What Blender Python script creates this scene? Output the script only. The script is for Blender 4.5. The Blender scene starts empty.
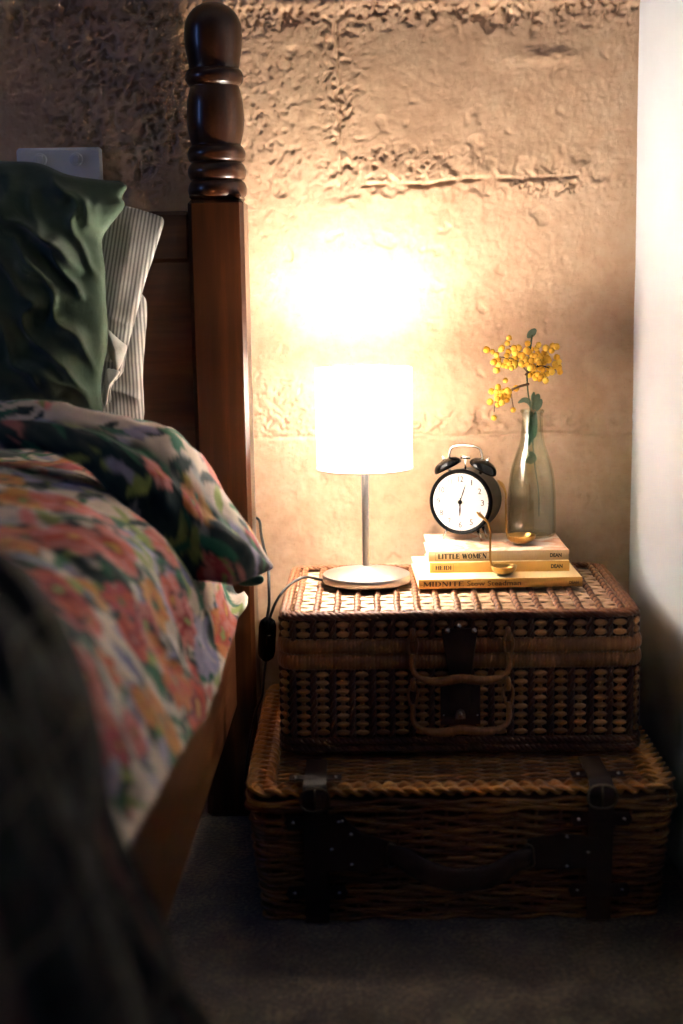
import bpy, math, random
import numpy as np
from mathutils import Vector, Matrix

random.seed(7)
rng = np.random.default_rng(7)
sc = bpy.context.scene
C = sc.collection
PI = math.pi

# ------------------------------------------------------------------ camera
CAM_H = 0.83
d_ = np.array([-11.5, 232, -1422.]); d_ /= np.linalg.norm(d_)
u_ = np.array([-math.tan(math.radians(.95)), 1, 0]); u_[2] = -(u_[0]*d_[0]+u_[1]*d_[1])/d_[2]; u_ /= np.linalg.norm(u_)
x_ = np.cross(d_, u_)
CR = np.array([x_, d_, u_])
cam = bpy.data.cameras.new('camera')
cam.lens = 50; cam.sensor_fit = 'VERTICAL'; cam.sensor_height = 36; cam.sensor_width = 24
cam.clip_start = .05
co = bpy.data.objects.new('camera', cam); C.objects.link(co)
m = Matrix.Identity(4)
for i in range(3):
    for j in range(3): m[i][j] = CR[i, j]
m.translation = (0, 0, CAM_H)
co.matrix_world = m
sc.camera = co
cam.dof.use_dof = True
cam.dof.focus_distance = 2.10
cam.dof.aperture_fstop = 2.0
cam.dof.aperture_blades = 9

def ray(px, py): return CR @ np.array([px-341.5, 512-py, -1422.])
def at(px, py, Y): r = ray(px, py); return r*(Y/r[1]) + [0, 0, CAM_H]
def atz(px, py, Z): r = ray(px, py); return r*((Z-CAM_H)/r[2]) + [0, 0, CAM_H]

# ------------------------------------------------------------------ noise
def _hash(ix, iy, iz, seed):
    n = (ix*374761393 + iy*668265263 + iz*2147483647*3 + seed*1274126177) & 0xffffffff
    n = ((n ^ (n >> 13))*1274126177) & 0xffffffff
    return ((n ^ (n >> 16)) & 0xffffff)/float(0xffffff)
def vnoise(x, y, z=0, seed=0):
    x, y, z = np.broadcast_arrays(np.asarray(x, float), np.asarray(y, float), np.asarray(z, float))
    ix, iy, iz = [np.floor(a).astype(np.int64) for a in (x, y, z)]
    fx, fy, fz = x-ix, y-iy, z-iz
    fx, fy, fz = [f*f*f*(f*(f*6-15)+10) for f in (fx, fy, fz)]
    r = 0
    for a in (0, 1):
        for b in (0, 1):
            for c in (0, 1):
                w = (fx if a else 1-fx)*(fy if b else 1-fy)*(fz if c else 1-fz)
                r = r + w*_hash(ix+a, iy+b, iz+c, seed)
    return r
def fbm(x, y, z=0, seed=0, o=4, g=.5):
    r = 0; a = 1; s = 0; x = np.asarray(x, float); y = np.asarray(y, float); z = np.asarray(z, float)
    for k in range(o):
        x, y = x*.8-y*.6+3.1, x*.6+y*.8+1.7
        r = r + a*vnoise(x*2**k, y*2**k, z*2**k, seed+k*17); s += a; a *= g
    return r/s
def sstep(a, b, x):
    t = np.clip((x-a)/(b-a), 0, 1); return t*t*(3-2*t)

# ------------------------------------------------------------------ mesh builder
class MB:
    def __init__(s): s.v = []; s.f = []; s.t = []; s.mi = []; s.n = 0
    def add(s, v, f, tone=.5, mi=0):
        v = np.asarray(v, float).reshape(-1, 3); k = s.n
        s.v.append(v); s.n += len(v)
        s.t.append(np.broadcast_to(np.asarray(tone, float), (len(v),)).copy())
        for q in f: s.f.append(tuple(int(i)+k for i in q)); s.mi.append(mi)
        return s
    def grid(s, P, tone=.5, mi=0, cu=False, cv=False, flip=False):
        P = np.asarray(P, float); n, m_ = P.shape[:2]; f = []
        for i in range(n if cu else n-1):
            for j in range(m_ if cv else m_-1):
                a = i*m_+j; b = i*m_+(j+1) % m_; c = ((i+1) % n)*m_+(j+1) % m_; e = ((i+1) % n)*m_+j
                f.append((a, e, c, b) if flip else (a, b, c, e))
        return s.add(P.reshape(-1, 3), f, tone if np.ndim(tone) == 0 else np.asarray(tone).ravel(), mi)
    def tube(s, pts, r, n=8, closed=False, up=(0, 0, 1), flat=1.0, tone=.5, mi=0, cap=True):
        P = np.asarray(pts, float); N = len(P)
        T = (np.roll(P, -1, 0)-np.roll(P, 1, 0)) if closed else np.gradient(P, axis=0)
        T /= np.linalg.norm(T, axis=1, keepdims=True)+1e-12
        U = np.asarray(up, float)
        if U.ndim == 1: U = np.broadcast_to(U, P.shape)
        S = np.cross(T, U)
        L = np.linalg.norm(S, axis=1, keepdims=True)
        S = np.where(L < 1e-3, np.cross(T, [0.13, .99, 0.05]), S)
        S /= np.linalg.norm(S, axis=1, keepdims=True)+1e-12
        V = np.cross(S, T)
        r = np.broadcast_to(np.asarray(r, float), (N,))
        a = np.arange(n)*2*PI/n
        G = P[:, None]+r[:, None, None]*(np.cos(a)[None, :, None]*S[:, None]+flat*np.sin(a)[None, :, None]*V[:, None])
        k = s.n
        s.grid(G, tone if np.ndim(tone) == 0 else np.repeat(np.asarray(tone), n), mi, cu=closed, cv=True, flip=True)
        if cap and not closed:
            s.f.append(tuple(k+i for i in range(n))[::1]); s.mi.append(mi)
            s.f.append(tuple(k+(N-1)*n+i for i in range(n))[::-1]); s.mi.append(mi)
        return s
    def lathe(s, prof, n=48, o=(0, 0, 0), ax=None, tone=.5, mi=0, cap=True):
        pr = np.asarray(prof, float); a = np.arange(n)*2*PI/n
        G = np.stack([pr[:, 0:1]*np.cos(a), pr[:, 0:1]*np.sin(a), np.repeat(pr[:, 1:2], n, 1)], -1)
        if ax is not None:
            q = np.array(Vector((0, 0, 1)).rotation_difference(Vector(ax)).to_matrix()); G = G @ q.T
        G = G+np.asarray(o)
        k = s.n; N = len(pr)
        s.grid(G, tone, mi, cv=True)
        if cap:
            if pr[0, 0] > 1e-6: s.f.append(tuple(k+i for i in range(n))[::-1]); s.mi.append(mi)
            if pr[-1, 0] > 1e-6: s.f.append(tuple(k+(N-1)*n+i for i in range(n))); s.mi.append(mi)
        return s
    def ell(s, c, r, n=10, m_=6, rot=None, tone=.5, mi=0):
        th = np.linspace(0, PI, m_+1); a = np.arange(n)*2*PI/n
        G = np.stack([np.sin(th)[:, None]*np.cos(a), np.sin(th)[:, None]*np.sin(a), np.repeat(np.cos(th)[:, None], n, 1)], -1)*np.asarray(r)
        if rot is not None: G = G @ np.asarray(rot).T
        return s.grid(G+np.asarray(c), tone, mi, cv=True, flip=True)
    def box(s, c, sz, bev=0, rot=None, tone=.5, mi=0):
        h = np.asarray(sz, float)/2; b = min(bev, h.min()*.98)
        if b <= 0:
            v = np.array([[x, y, z] for x in (-1, 1) for y in (-1, 1) for z in (-1, 1)])*h
            f = [(0, 1, 3, 2), (4, 6, 7, 5), (0, 4, 5, 1), (2, 3, 7, 6), (0, 2, 6, 4), (1, 5, 7, 3)]
        else:
            v = []; idx = {}
            for x in (-1, 1):
                for y in (-1, 1):
                    for z in (-1, 1):
                        for k in range(3):
                            p = np.array([x, y, z])*(h-b); p[k] = (x, y, z)[k]*h[k]
                            idx[(x, y, z, k)] = len(v); v.append(p)
            f = []
            for k in range(3):
                i, j = (k+1) % 3, (k+2) % 3
                for sg in (-1, 1):
                    q = []
                    for (a, c_) in ((-1, -1), (1, -1), (1, 1), (-1, 1)):
                        t = [0, 0, 0]; t[k] = sg; t[i] = a; t[j] = c_; q.append(idx[(*t, k)])
                    f.append(q if sg > 0 else q[::-1])
            for k in range(3):
                i, j = (k+1) % 3, (k+2) % 3
                for a in (-1, 1):
                    for c_ in (-1, 1):
                        t0 = [0, 0, 0]; t1 = [0, 0, 0]
                        for t, sg in ((t0, -1), (t1, 1)): t[k] = sg; t[i] = a; t[j] = c_
                        q = [idx[(*t0, i)], idx[(*t1, i)], idx[(*t1, j)], idx[(*t0, j)]]
                        f.append(q if a*c_ < 0 else q[::-1])
            for x in (-1, 1):
                for y in (-1, 1):
                    for z in (-1, 1):
                        q = [idx[(x, y, z, k)] for k in range(3)]
                        f.append(q if x*y*z > 0 else q[::-1])
            v = np.array(v)
        if rot is not None: v = v @ np.asarray(rot).T
        return s.add(v+np.asarray(c), f, tone, mi)
    def poly(s, pts2, d0, d1, fr=None, tone=.5, mi=0):
        """extruded outline (x, z) between y = d0 and y = d1; fr maps (x, y, z) onwards"""
        p = np.asarray(pts2, float); n = len(p)
        v = np.concatenate([np.stack([p[:, 0], np.full(n, d0), p[:, 1]], -1), np.stack([p[:, 0], np.full(n, d1), p[:, 1]], -1)])
        if fr is not None: v = np.array([fr(q) for q in v])
        f = [tuple(range(n)), tuple(range(2*n-1, n-1, -1))]
        f += [(i, i+n, (i+1) % n+n, (i+1) % n) for i in range(n)]
        return s.add(v, f, tone, mi)
    def build(s, name, mats, parent=None, smooth=True, ang=None):
        me = bpy.data.meshes.new(name)
        V = np.concatenate(s.v) if s.v else np.zeros((0, 3))
        me.from_pydata(V.tolist(), [], s.f)
        if not isinstance(mats, (list, tuple)): mats = [mats]
        for q in mats: me.materials.append(q)
        if len(mats) > 1: me.polygons.foreach_set('material_index', np.array(s.mi, dtype=np.int32))
        a = me.attributes.new('tone', 'FLOAT', 'POINT'); a.data.foreach_set('value', np.concatenate(s.t).astype(np.float32))
        if smooth:
            if ang: me.shade_smooth() if hasattr(me, 'shade_smooth') else None; me.set_sharp_from_angle(angle=math.radians(ang))
            else: me.polygons.foreach_set('use_smooth', np.ones(len(me.polygons), dtype=bool))
        me.update()
        o = bpy.data.objects.new(name, me); C.objects.link(o)
        if parent is not None: o.parent = parent
        return o

def tag(o, label=None, cat=None, group=None, kind=None):
    for k, v in (('label', label), ('category', cat), ('group', group), ('kind', kind)):
        if v: o[k] = v
    return o
def thing(name, label, cat, loc=(0, 0, 0), rot=(0, 0, 0), group=None):
    o = bpy.data.objects.new(name, None); C.objects.link(o); o.empty_display_size = .05
    o.location = loc; o.rotation_euler = rot
    return tag(o, label, cat, group)

def cat_(P, n=8, closed=False):
    """Catmull-Rom through P"""
    P = np.asarray(P, float); N = len(P); out = []
    for i in range(N if closed else N-1):
        if closed: a, b, c, e = P[(i-1) % N], P[i], P[(i+1) % N], P[(i+2) % N]
        else: a, b, c, e = P[max(i-1, 0)], P[i], P[i+1], P[min(i+2, N-1)]
        for k in range(n):
            t = k/n
            out.append(.5*((2*b)+(-a+c)*t+(2*a-5*b+4*c-e)*t*t+(-a+3*b-3*c+e)*t**3))
    if not closed: out.append(P[-1])
    return np.array(out)
def resample(P, n):
    P = np.asarray(P, float); L = np.concatenate([[0], np.cumsum(np.linalg.norm(np.diff(P, axis=0), axis=1))])
    t = np.linspace(0, L[-1], n)
    return np.stack([np.interp(t, L, P[:, k]) for k in range(P.shape[1])], -1)

# ------------------------------------------------------------------ materials
def srgb(r, g, b):
    f = lambda c: (c/255)/12.92 if c/255 <= .04045 else ((c/255+.055)/1.055)**2.4
    return (f(r), f(g), f(b), 1)
class NT:
    def __init__(s, name):
        s.m = bpy.data.materials.new(name); s.m.use_nodes = True; s.t = s.m.node_tree; s.t.nodes.clear()
        s.out = s.n('ShaderNodeOutputMaterial')
    def n(s, typ, **k):
        q = s.t.nodes.new(typ)
        for a, v in k.items(): setattr(q, a, v)
        return q
    def l(s, a, b): s.t.links.new(a, b)
    def set(s, q, **k):
        for a, v in k.items():
            q.inputs[a.replace('_', ' ')].default_value = v
    def math(s, op, a, b=None, c=None):
        q = s.n('ShaderNodeMath', operation=op)
        for i, v in enumerate((a, b, c)):
            if v is None: continue
            if isinstance(v, (int, float)): q.inputs[i].default_value = v
            else: s.l(v, q.inputs[i])
        return q.outputs[0]
    def mix(s, f, a, b, mode='MIX'):
        q = s.n('ShaderNodeMix', data_type='RGBA', blend_type=mode)
        for sock, v in ((q.inputs['Factor'], f), (q.inputs['A'], a), (q.inputs['B'], b)):
            pass
        ins = {'F': q.inputs[0], 'A': q.inputs[6], 'B': q.inputs[7]}
        for k, v in (('F', f), ('A', a), ('B', b)):
            if isinstance(v, (int, float, tuple)): ins[k].default_value = v
            else: s.l(v, ins[k])
        return q.outputs[2]
    def coords(s, scale=(1, 1, 1), kind='Object'):
        t = s.n('ShaderNodeTexCoord'); mp = s.n('ShaderNodeMapping'); mp.inputs['Scale'].default_value = scale
        s.l(t.outputs[kind], mp.inputs['Vector']); return mp.outputs[0]
    def noise(s, vec, scale, detail=4, rough=.55, dist=0):
        q = s.n('ShaderNodeTexNoise'); s.l(vec, q.inputs['Vector'])
        q.inputs['Scale'].default_value = scale; q.inputs['Detail'].default_value = detail
        q.inputs['Roughness'].default_value = rough; q.inputs['Distortion'].default_value = dist
        return q.outputs['Fac']
    def attr(s, name): q = s.n('ShaderNodeAttribute', attribute_name=name); return q
    def ramp(s, f, stops):
        q = s.n('ShaderNodeValToRGB'); s.l(f, q.inputs[0]); e = q.color_ramp.elements
        while len(e) < len(stops): e.new(.5)
        for i, (p, c) in enumerate(stops): e[i].position = p; e[i].color = c
        return q.outputs[0]
    def bump(s, h, strength=.3, dist=.002):
        q = s.n('ShaderNodeBump'); s.l(h, q.inputs['Height']); q.inputs['Strength'].default_value = strength; q.inputs['Distance'].default_value = dist
        return q.outputs[0]
    def pbsdf(s, color, rough=.5, metal=0, normal=None, coat=0, spec=.5, sheen=0):
        q = s.n('ShaderNodeBsdfPrincipled')
        if isinstance(color, tuple): q.inputs['Base Color'].default_value = color
        else: s.l(color, q.inputs['Base Color'])
        if isinstance(rough, (int, float)): q.inputs['Roughness'].default_value = rough
        else: s.l(rough, q.inputs['Roughness'])
        q.inputs['Metallic'].default_value = metal
        q.inputs['Coat Weight'].default_value = coat; q.inputs['Coat Roughness'].default_value = .12
        q.inputs['Specular IOR Level'].default_value = spec; q.inputs['Sheen Weight'].default_value = sheen
        if normal is not None: s.l(normal, q.inputs['Normal'])
        s.l(q.outputs[0], s.out.inputs['Surface']); return q

def simple(name, col, rough=.5, metal=0, nz=None, bump=None, coat=0, spec=.5, sheen=0, scale=(1, 1, 1)):
    """nz = (scale, dark factor): colour varies; bump = (scale, strength, distance)"""
    t = NT(name); v = t.coords(scale); c = col
    if nz:
        f = t.noise(v, nz[0]); c = t.mix(f, tuple([k*nz[1] for k in col[:3]])+(1,), tuple([min(1, k*(2-nz[1])) for k in col[:3]])+(1,))
    nm = t.bump(t.noise(v, bump[0]), bump[1], bump[2]) if bump else None
    t.pbsdf(c, rough, metal, nm, coat, spec, sheen); return t.m
def toned(name, c0, c1, rough=.5, nz=60, scale=(1, 1, 1), bump=None, coat=0, spec=.5):
    """colour runs from c0 to c1 with the strand's own tone"""
    t = NT(name); v = t.coords(scale); a = t.attr('tone').outputs['Fac']
    f = t.math('ADD', a, t.math('MULTIPLY', t.math('SUBTRACT', t.noise(v, nz), .5), .5))
    c = t.mix(f, c0, c1)
    nm = t.bump(t.noise(v, bump[0]), bump[1], bump[2]) if bump else None
    t.pbsdf(c, rough, 0, nm, coat, spec); return t.m
def wood(name, c0, c1, c2, grain=(1, 1, .06), rough=.30, coat=.3):
    t = NT(name); v = t.coords(grain)
    f = t.noise(v, 70, 5, .6, .4); g = t.noise(v, 12, 3)
    c = t.ramp(t.math('ADD', t.math('MULTIPLY', f, .6), t.math('MULTIPLY', g, .4)), [(.3, c0), (.5, c1), (.7, c2)])
    t.pbsdf(c, rough, 0, t.bump(f, .06, .001), coat, .4); return t.m

M = {}
M['wood'] = wood('mahogany_upright', (.012, .003, .001, 1), (.030, .008, .002, 1), (.085, .024, .005, 1))
M['wood_y'] = wood('mahogany_rail', (.05, .014, .006, 1), (.10, .030, .010, 1), (.17, .058, .018, 1), (1, .06, 1), .4, .25)
M['wood_x'] = wood('mahogany_panel', (.035, .010, .004, 1), (.075, .022, .008, 1), (.12, .04, .014, 1), (.06, 1, 1), .4, .2)
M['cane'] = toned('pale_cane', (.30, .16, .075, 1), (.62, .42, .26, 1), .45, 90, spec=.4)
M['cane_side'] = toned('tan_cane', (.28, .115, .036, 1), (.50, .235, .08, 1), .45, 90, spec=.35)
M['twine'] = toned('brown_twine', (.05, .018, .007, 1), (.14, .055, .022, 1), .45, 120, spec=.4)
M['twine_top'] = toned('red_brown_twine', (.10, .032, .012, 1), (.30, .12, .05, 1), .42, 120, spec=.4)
M['wrap'] = toned('wrapped_cane', (.18, .066, .018, 1), (.40, .165, .050, 1), .36, 150, spec=.45)
M['core'] = simple('dark_wicker_core', (.022, .009, .004, 1), .8, nz=(60, .7))
M['willow'] = toned('buff_willow', (.13, .046, .009, 1), (.40, .165, .036, 1), .38, 70, spec=.45)
M['honey'] = toned('honey_willow', (.26, .09, .015, 1), (.66, .29, .06, 1), .36, 70, spec=.5)
M['willow_dark'] = toned('shaded_willow_core', (.05, .022, .008, 1), (.09, .04, .014, 1), .8, 70)
M['leather'] = simple('dark_brown_leather', (.028, .012, .007, 1), .5, nz=(90, .7), bump=(260, .3, .0006), spec=.4)
M['steel'] = simple('nickel_hardware', (.75, .70, .62, 1), .25, 1, nz=(40, .85))
M['dull'] = simple('dull_bronze', (.20, .15, .10, 1), .35, 1, nz=(40, .8))

# brushed aluminium lamp metal
t = NT('brushed_metal'); v = t.coords((1, 1, .05)); f = t.noise(v, 300, 3)
t.pbsdf((.50, .48, .46, 1), t.math('ADD', .28, t.math('MULTIPLY', f, .15)), 1, t.bump(f, .05, .0005)); M['brushed'] = t.m
M['black'] = simple('black_enamel', (.004, .004, .004, 1), .16, nz=(20, .8), spec=.25)
M['black_case'] = simple('black_case_paint', (.004, .004, .004, 1), .3, nz=(20, .8), spec=.06)
M['black_soft'] = simple('black_cable', (.009, .008, .008, 1), .5, nz=(50, .8))
M['dial'] = simple('white_dial_paper', (.60, .59, .56, 1), .55, nz=(60, .97))
M['ink'] = simple('dark_ink', (.03, .027, .024, 1), .6, nz=(80, .9))
M['ink_brown'] = simple('brown_ink', (.045, .018, .008, 1), .6, nz=(80, .9))
M['brass'] = simple('old_brass', (.42, .24, .075, 1), .30, 1, nz=(80, .75), bump=(60, .08, .001))
M['plastic'] = simple('outlet_plastic', (.80, .81, .79, 1), .4, nz=(9, .97))
M['slot'] = simple('outlet_slot_dark', (.01, .01, .01, 1), .6, nz=(9, .9))
M['bulb'] = NT('lit_bulb')
t = M['bulb']; e = t.n('ShaderNodeEmission'); e.inputs['Color'].default_value = (1, .90, .79, 1)
lp_noise = t.noise(t.coords(), 5); t.l(t.math('ADD', 465, t.math('MULTIPLY', lp_noise, 4)), e.inputs['Strength']); t.l(e.outputs[0], t.out.inputs['Surface']); M['bulb'] = t.m
# lamp shade: white fabric that lets the bulb's light through
t = NT('white_shade_fabric'); v = t.coords((1, 1, 1)); f = t.noise(v, 400, 2)
c = t.mix(f, (.93, .92, .90, 1), (.98, .97, .95, 1))
dif = t.n('ShaderNodeBsdfDiffuse'); tr = t.n('ShaderNodeBsdfTranslucent'); mx = t.n('ShaderNodeMixShader'); mx.inputs[0].default_value = .32
t.l(c, dif.inputs[0]); t.l(c, tr.inputs[0]); t.l(dif.outputs[0], mx.inputs[1]); t.l(tr.outputs[0], mx.inputs[2]); t.l(mx.outputs[0], t.out.inputs['Surface']); M['shade'] = t.m
M['hem'] = simple('shade_rim_tape', (.50, .34, .22, 1), .7, nz=(200, .9))
# thin bottle glass, faintly green
t = NT('pale_green_glass')
tb = t.n('ShaderNodeBsdfTransparent'); gl = t.n('ShaderNodeBsdfGlossy'); gl.inputs['Roughness'].default_value = .03
lw = t.n('ShaderNodeLayerWeight'); lw.inputs['Blend'].default_value = .35
f = t.noise(t.coords(), 25)
edge = t.math('POWER', lw.outputs['Facing'], 2.6)
tb_c = t.mix(edge, (.90, .925, .875, 1), (.55, .61, .51, 1)); t.l(tb_c, tb.inputs[0])
frf = t.math('ADD', .07, t.math('MULTIPLY', t.math('POWER', lw.outputs['Facing'], 4.0), .35))
t.l(t.bump(f, .05, .002), gl.inputs['Normal'])
mx = t.n('ShaderNodeMixShader'); t.l(frf, mx.inputs[0]); t.l(tb.outputs[0], mx.inputs[1]); t.l(gl.outputs[0], mx.inputs[2]); t.l(mx.outputs[0], t.out.inputs['Surface']); M['glass'] = t.m
t = NT('window_glass'); tb = t.n('ShaderNodeBsdfTransparent'); gl = t.n('ShaderNodeBsdfGlossy'); gl.inputs['Roughness'].default_value = .02
fr = t.n('ShaderNodeFresnel'); t.l(t.bump(t.noise(t.coords(), 3), .01, .001), gl.inputs['Normal'])
mx = t.n('ShaderNodeMixShader'); t.l(fr.outputs[0], mx.inputs[0]); t.l(tb.outputs[0], mx.inputs[1]); t.l(gl.outputs[0], mx.inputs[2]); t.l(mx.outputs[0], t.out.inputs['Surface']); M['pane'] = t.m
M['blossom'] = toned('yellow_blossom', (.85, .42, .02, 1), (.96, .64, .09, 1), .8, 400, bump=(900, .5, .0008))
M['stem'] = simple('green_stem', (.05, .075, .025, 1), .6, nz=(80, .6))
M['twig'] = simple('brown_twig', (.11, .05, .02, 1), .7, nz=(80, .6))
M['leaf'] = simple('grey_green_leaf', (.085, .125, .075, 1), .55, nz=(60, .7))
M['leaf_deep'] = simple('deep_green_leaf', (.03, .105, .04, 1), .5, nz=(60, .6))
M['paper'] = simple('page_edges', (.66, .55, .38, 1), .85, nz=(300, .85), scale=(.02, .02, 1))
M['spine_cream'] = simple('cream_spine', (.62, .43, .24, 1), .55, nz=(30, .92))
M['spine_ochre'] = simple('ochre_spine', (.66, .36, .09, 1), .5, nz=(30, .93))
M['spine_gold'] = simple('gold_spine', (.62, .33, .07, 1), .5, nz=(30, .93))
M['cover_gold'] = simple('pale_yellow_cover', (.78, .58, .28, 1), .5, nz=(20, .93))
t = NT('pictorial_cover'); v = t.coords()
c = t.ramp(t.noise(v, 22, 3, .5, .6), [(.30, (.72, .62, .50, 1)), (.46, (.80, .68, .55, 1)), (.54, (.62, .30, .15, 1)), (.66, (.75, .42, .28, 1))])
t.pbsdf(c, .45); M['cover_pic'] = t.m
M['ink_frame'] = M['ink_brown']

# sandy rammed wall
t = NT('rammed_earth'); v = t.coords()
a = t.noise(v, 3.2, 4, .6); b = t.noise(v, 45, 5, .65)
f = t.math('ADD', t.math('MULTIPLY', a, .6), t.math('MULTIPLY', b, .4))
c = t.ramp(f, [(.34, (.42, .255, .155, 1)), (.5, (.53, .345, .22, 1)), (.66, (.60, .42, .285, 1))])
spk = t.noise(v, 260, 3, .6)
c = t.mix(t.math('MULTIPLY', t.math('GREATER_THAN', spk, .66), .35), c, (.30, .17, .09, 1))
t.pbsdf(c, .92, 0, t.bump(t.math('ADD', spk, t.noise(v, 700, 2)), .35, .0012), 0, .15); M['earth'] = t.m
t = NT('white_plaster'); v = t.coords()
t.pbsdf(t.mix(t.noise(v, 8, 4), (.64, .67, .70, 1), (.72, .75, .78, 1)), .85, 0, t.bump(t.math('ADD', t.noise(v, 260, 4, .7), t.noise(v, 40, 3)), .25, .0015), 0, .2); M['plaster'] = t.m
M['ceiling'] = simple('ceiling_paint', (.80, .76, .70, 1), .9, nz=(5, .97), bump=(200, .1, .001))
t = NT('dark_carpet'); v = t.coords()
n1 = t.noise(v, 170, 3, .75); n2 = t.noise(v, 18, 4)
c = t.ramp(t.math('ADD', t.math('MULTIPLY', n1, .65), t.math('MULTIPLY', n2, .35)), [(.40, (.008, .006, .003, 1)), (.5, (.050, .033, .019, 1)), (.60, (.18, .122, .072, 1))])
t.pbsdf(c, .95, 0, t.bump(n1, .9, .004), 0, .1, .3); M['carpet'] = t.m

# textiles
t = NT('green_linen'); v = t.coords()
w = t.noise(v, 900, 2)
c = t.mix(t.noise(v, 14, 4), (.045, .075, .046, 1), (.080, .120, .074, 1))
t.pbsdf(c, .85, 0, t.bump(t.math('ADD', t.math('MULTIPLY', w, .4), t.noise(t.coords((1, 1, .45)), 55, 4, .6, .8)), .35, .004), 0, .2, .25); M['linen'] = t.m
M['lining'] = simple('white_lining', (.62, .58, .52, 1), .85, nz=(60, .93), bump=(80, .3, .003))
t = NT('ticking_stripe'); uv = t.n('ShaderNodeUVMap'); sx = t.n('ShaderNodeSeparateXYZ'); t.l(uv.outputs[0], sx.inputs[0])
s1 = t.math('FRACT', t.math('MULTIPLY', sx.outputs[0], 1/.0052))
st = t.math('GREATER_THAN', s1, .50)
c = t.mix(st, (.56, .53, .48, 1), (.20, .19, .175, 1))
c = t.mix(t.math('MULTIPLY', t.noise(t.coords(), 500), .25), c, (.45, .42, .38, 1))
t.pbsdf(c, .85, 0, t.bump(t.noise(t.coords(), 70, 4), .25, .003), 0, .2, .2); M['ticking'] = t.m
t = NT('floral_cotton'); at_ = t.attr('pattern')
c = t.mix(t.math('MULTIPLY', t.noise(t.coords(), 160, 3), .35), at_.outputs['Color'], (.45, .40, .35, 1), 'MULTIPLY')
t.pbsdf(c, .8, 0, t.bump(t.noise(t.coords(), 40, 4), .2, .006), 0, .2, .15); M['floral'] = t.m
t = NT('dark_knit'); at_ = t.attr('pattern')
c = t.mix(t.math('MULTIPLY', t.noise(t.coords(), 120, 3), .6), at_.outputs['Color'], (.004, .005, .004, 1))
t.pbsdf(c, .95, 0, t.bump(t.noise(t.coords(), 90, 3), .6, .006), 0, .1, .1); M['knit'] = t.m

# ------------------------------------------------------------------ the room
XR, YB = .4762, 2.25
XL, YF, ZC = -2.6, -3.2, 2.4
def struct(o): return tag(o, kind='structure')
# back wall, relief modelled in the mesh
xs = np.concatenate([np.linspace(XL, -.74, 40, endpoint=False), np.arange(-.74, XR+.02, .0021)])
zs = np.concatenate([np.linspace(-.02, .34, 16, endpoint=False), np.arange(.34, 1.36, .0021), np.linspace(1.36, ZC, 24)])
X, Z = np.meshgrid(xs, zs, indexing='ij')
def wl(px, py): p = at(px, py, YB); return p[0], p[2]
def blob(cx, cz, rx, rz): return np.exp(-(((X-cx)/rx)**2+((Z-cz)/rz)**2))
D = (fbm(X*5, Z*5, 0, 1, 3)-.5)*.010
D += (fbm(X*45, Z*45, 0, 5, 4)-.5)*.0010
D += (fbm(X*170, Z*170, 0, 9, 2)-.5)*.0009
lift = []                                        # lift lines of the formwork
z_top = wl(440, 11)[1] + (fbm(X*9, 0*X, 0, 21, 3)-.5)*.012
z_mid = wl(440, 184)[1] + .030*(X-.17) + (fbm(X*11, 0*X, 0, 22, 3)-.5)*.018
z_low = wl(430, 436)[1] + (fbm(X*8, 0*X, 0, 23, 3)-.5)*.014
mask = .05+0*X
mask += 1.15*blob(*wl(135, 105), .12, .10)*(.45+.9*sstep(.3, .6, fbm(X*11, Z*11, 0, 37, 2)))+.4*blob(*wl(40, 40), .15, .05)
mask += .20*blob(*wl(270, 130), .06, .16)
mask += .55*blob(*wl(400, 165), .10, .03)+.5*blob(*wl(340, 90), .03, .12)
mask += .7*blob(*wl(560, 185), .08, .02)
mask += .5*blob(*wl(285, 400), .05, .05)+.7*np.exp(-((Z-z_low-.018)/.016)**2)
mask += .9*np.exp(-((Z-z_top)/.022)**2)
p1 = fbm(X*105+2*fbm(X*20, Z*20, 0, 40, 2), Z*110, 0, 41, 3); p2 = fbm(X*210, Z*200, 0, 47, 2)
rough_ = .55*p1+.45*p2
D -= sstep(.56, .65, rough_)*.0062*np.clip(mask, 0, 1.2)
D += sstep(.46, .30, rough_)*.0022*np.clip(mask-.12, 0, 1.1)
big = fbm(X*28, Z*28, 0, 61, 3)
D -= sstep(.71, .80, big)*.005*np.clip(.35+mask, 0, 1)
D += sstep(-.004, .014, Z-z_top)*.007*(.5+.9*fbm(X*30, Z*40, 0, 63, 3))       # rough ledge at the top
mid_w = sstep(-.01, .03, X)*(1-.55*sstep(.30, .42, X))*sstep(.36, .62, fbm(X*34, Z*34, 0, 64, 3))*1.1
D -= np.exp(-((Z-z_mid)/.0032)**2)*.007*mid_w
D += sstep(-.05, 0, Z-z_mid)*sstep(.06, 0, Z-z_mid)*.004*mid_w
D -= np.exp(-((Z-z_low)/.003)**2)*.004*(.3+fbm(X*22, Z*22, 0, 65, 3))
vx = wl(338, 100)[0]+(fbm(Z*30, 0*Z, 0, 66, 3)-.5)*.006
D -= np.exp(-((X-vx)/.0022)**2)*.0045*sstep(.94, 1.0, Z)*sstep(1.24, 1.2, Z)*(.3+1.2*fbm(Z*50, 0*Z, 0, 67, 2))
D -= np.exp(-((X-vx)/.002)**2)*.0012*sstep(.70, .8, Z)*sstep(1.0, .95, Z)
sx_, sz_ = wl(545, 56); D += blob(sx_, sz_, .045, .010)*(.004+.006*(fbm(X*60, Z*160, 0, 68, 3)-.5))
fade = sstep(-.9, -.74, X)*sstep(.25, .36, Z)*sstep(1.5, 1.36, Z)
D *= fade
w = MB(); w.grid(np.stack([X, YB-D, Z], -1))
struct(w.build('wall_back', M['earth']))
def quad(name, a, b, c, e, mt): w = MB(); w.add([a, b, c, e], [(0, 1, 2, 3)]); return struct(w.build(name, mt, smooth=False))
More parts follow.
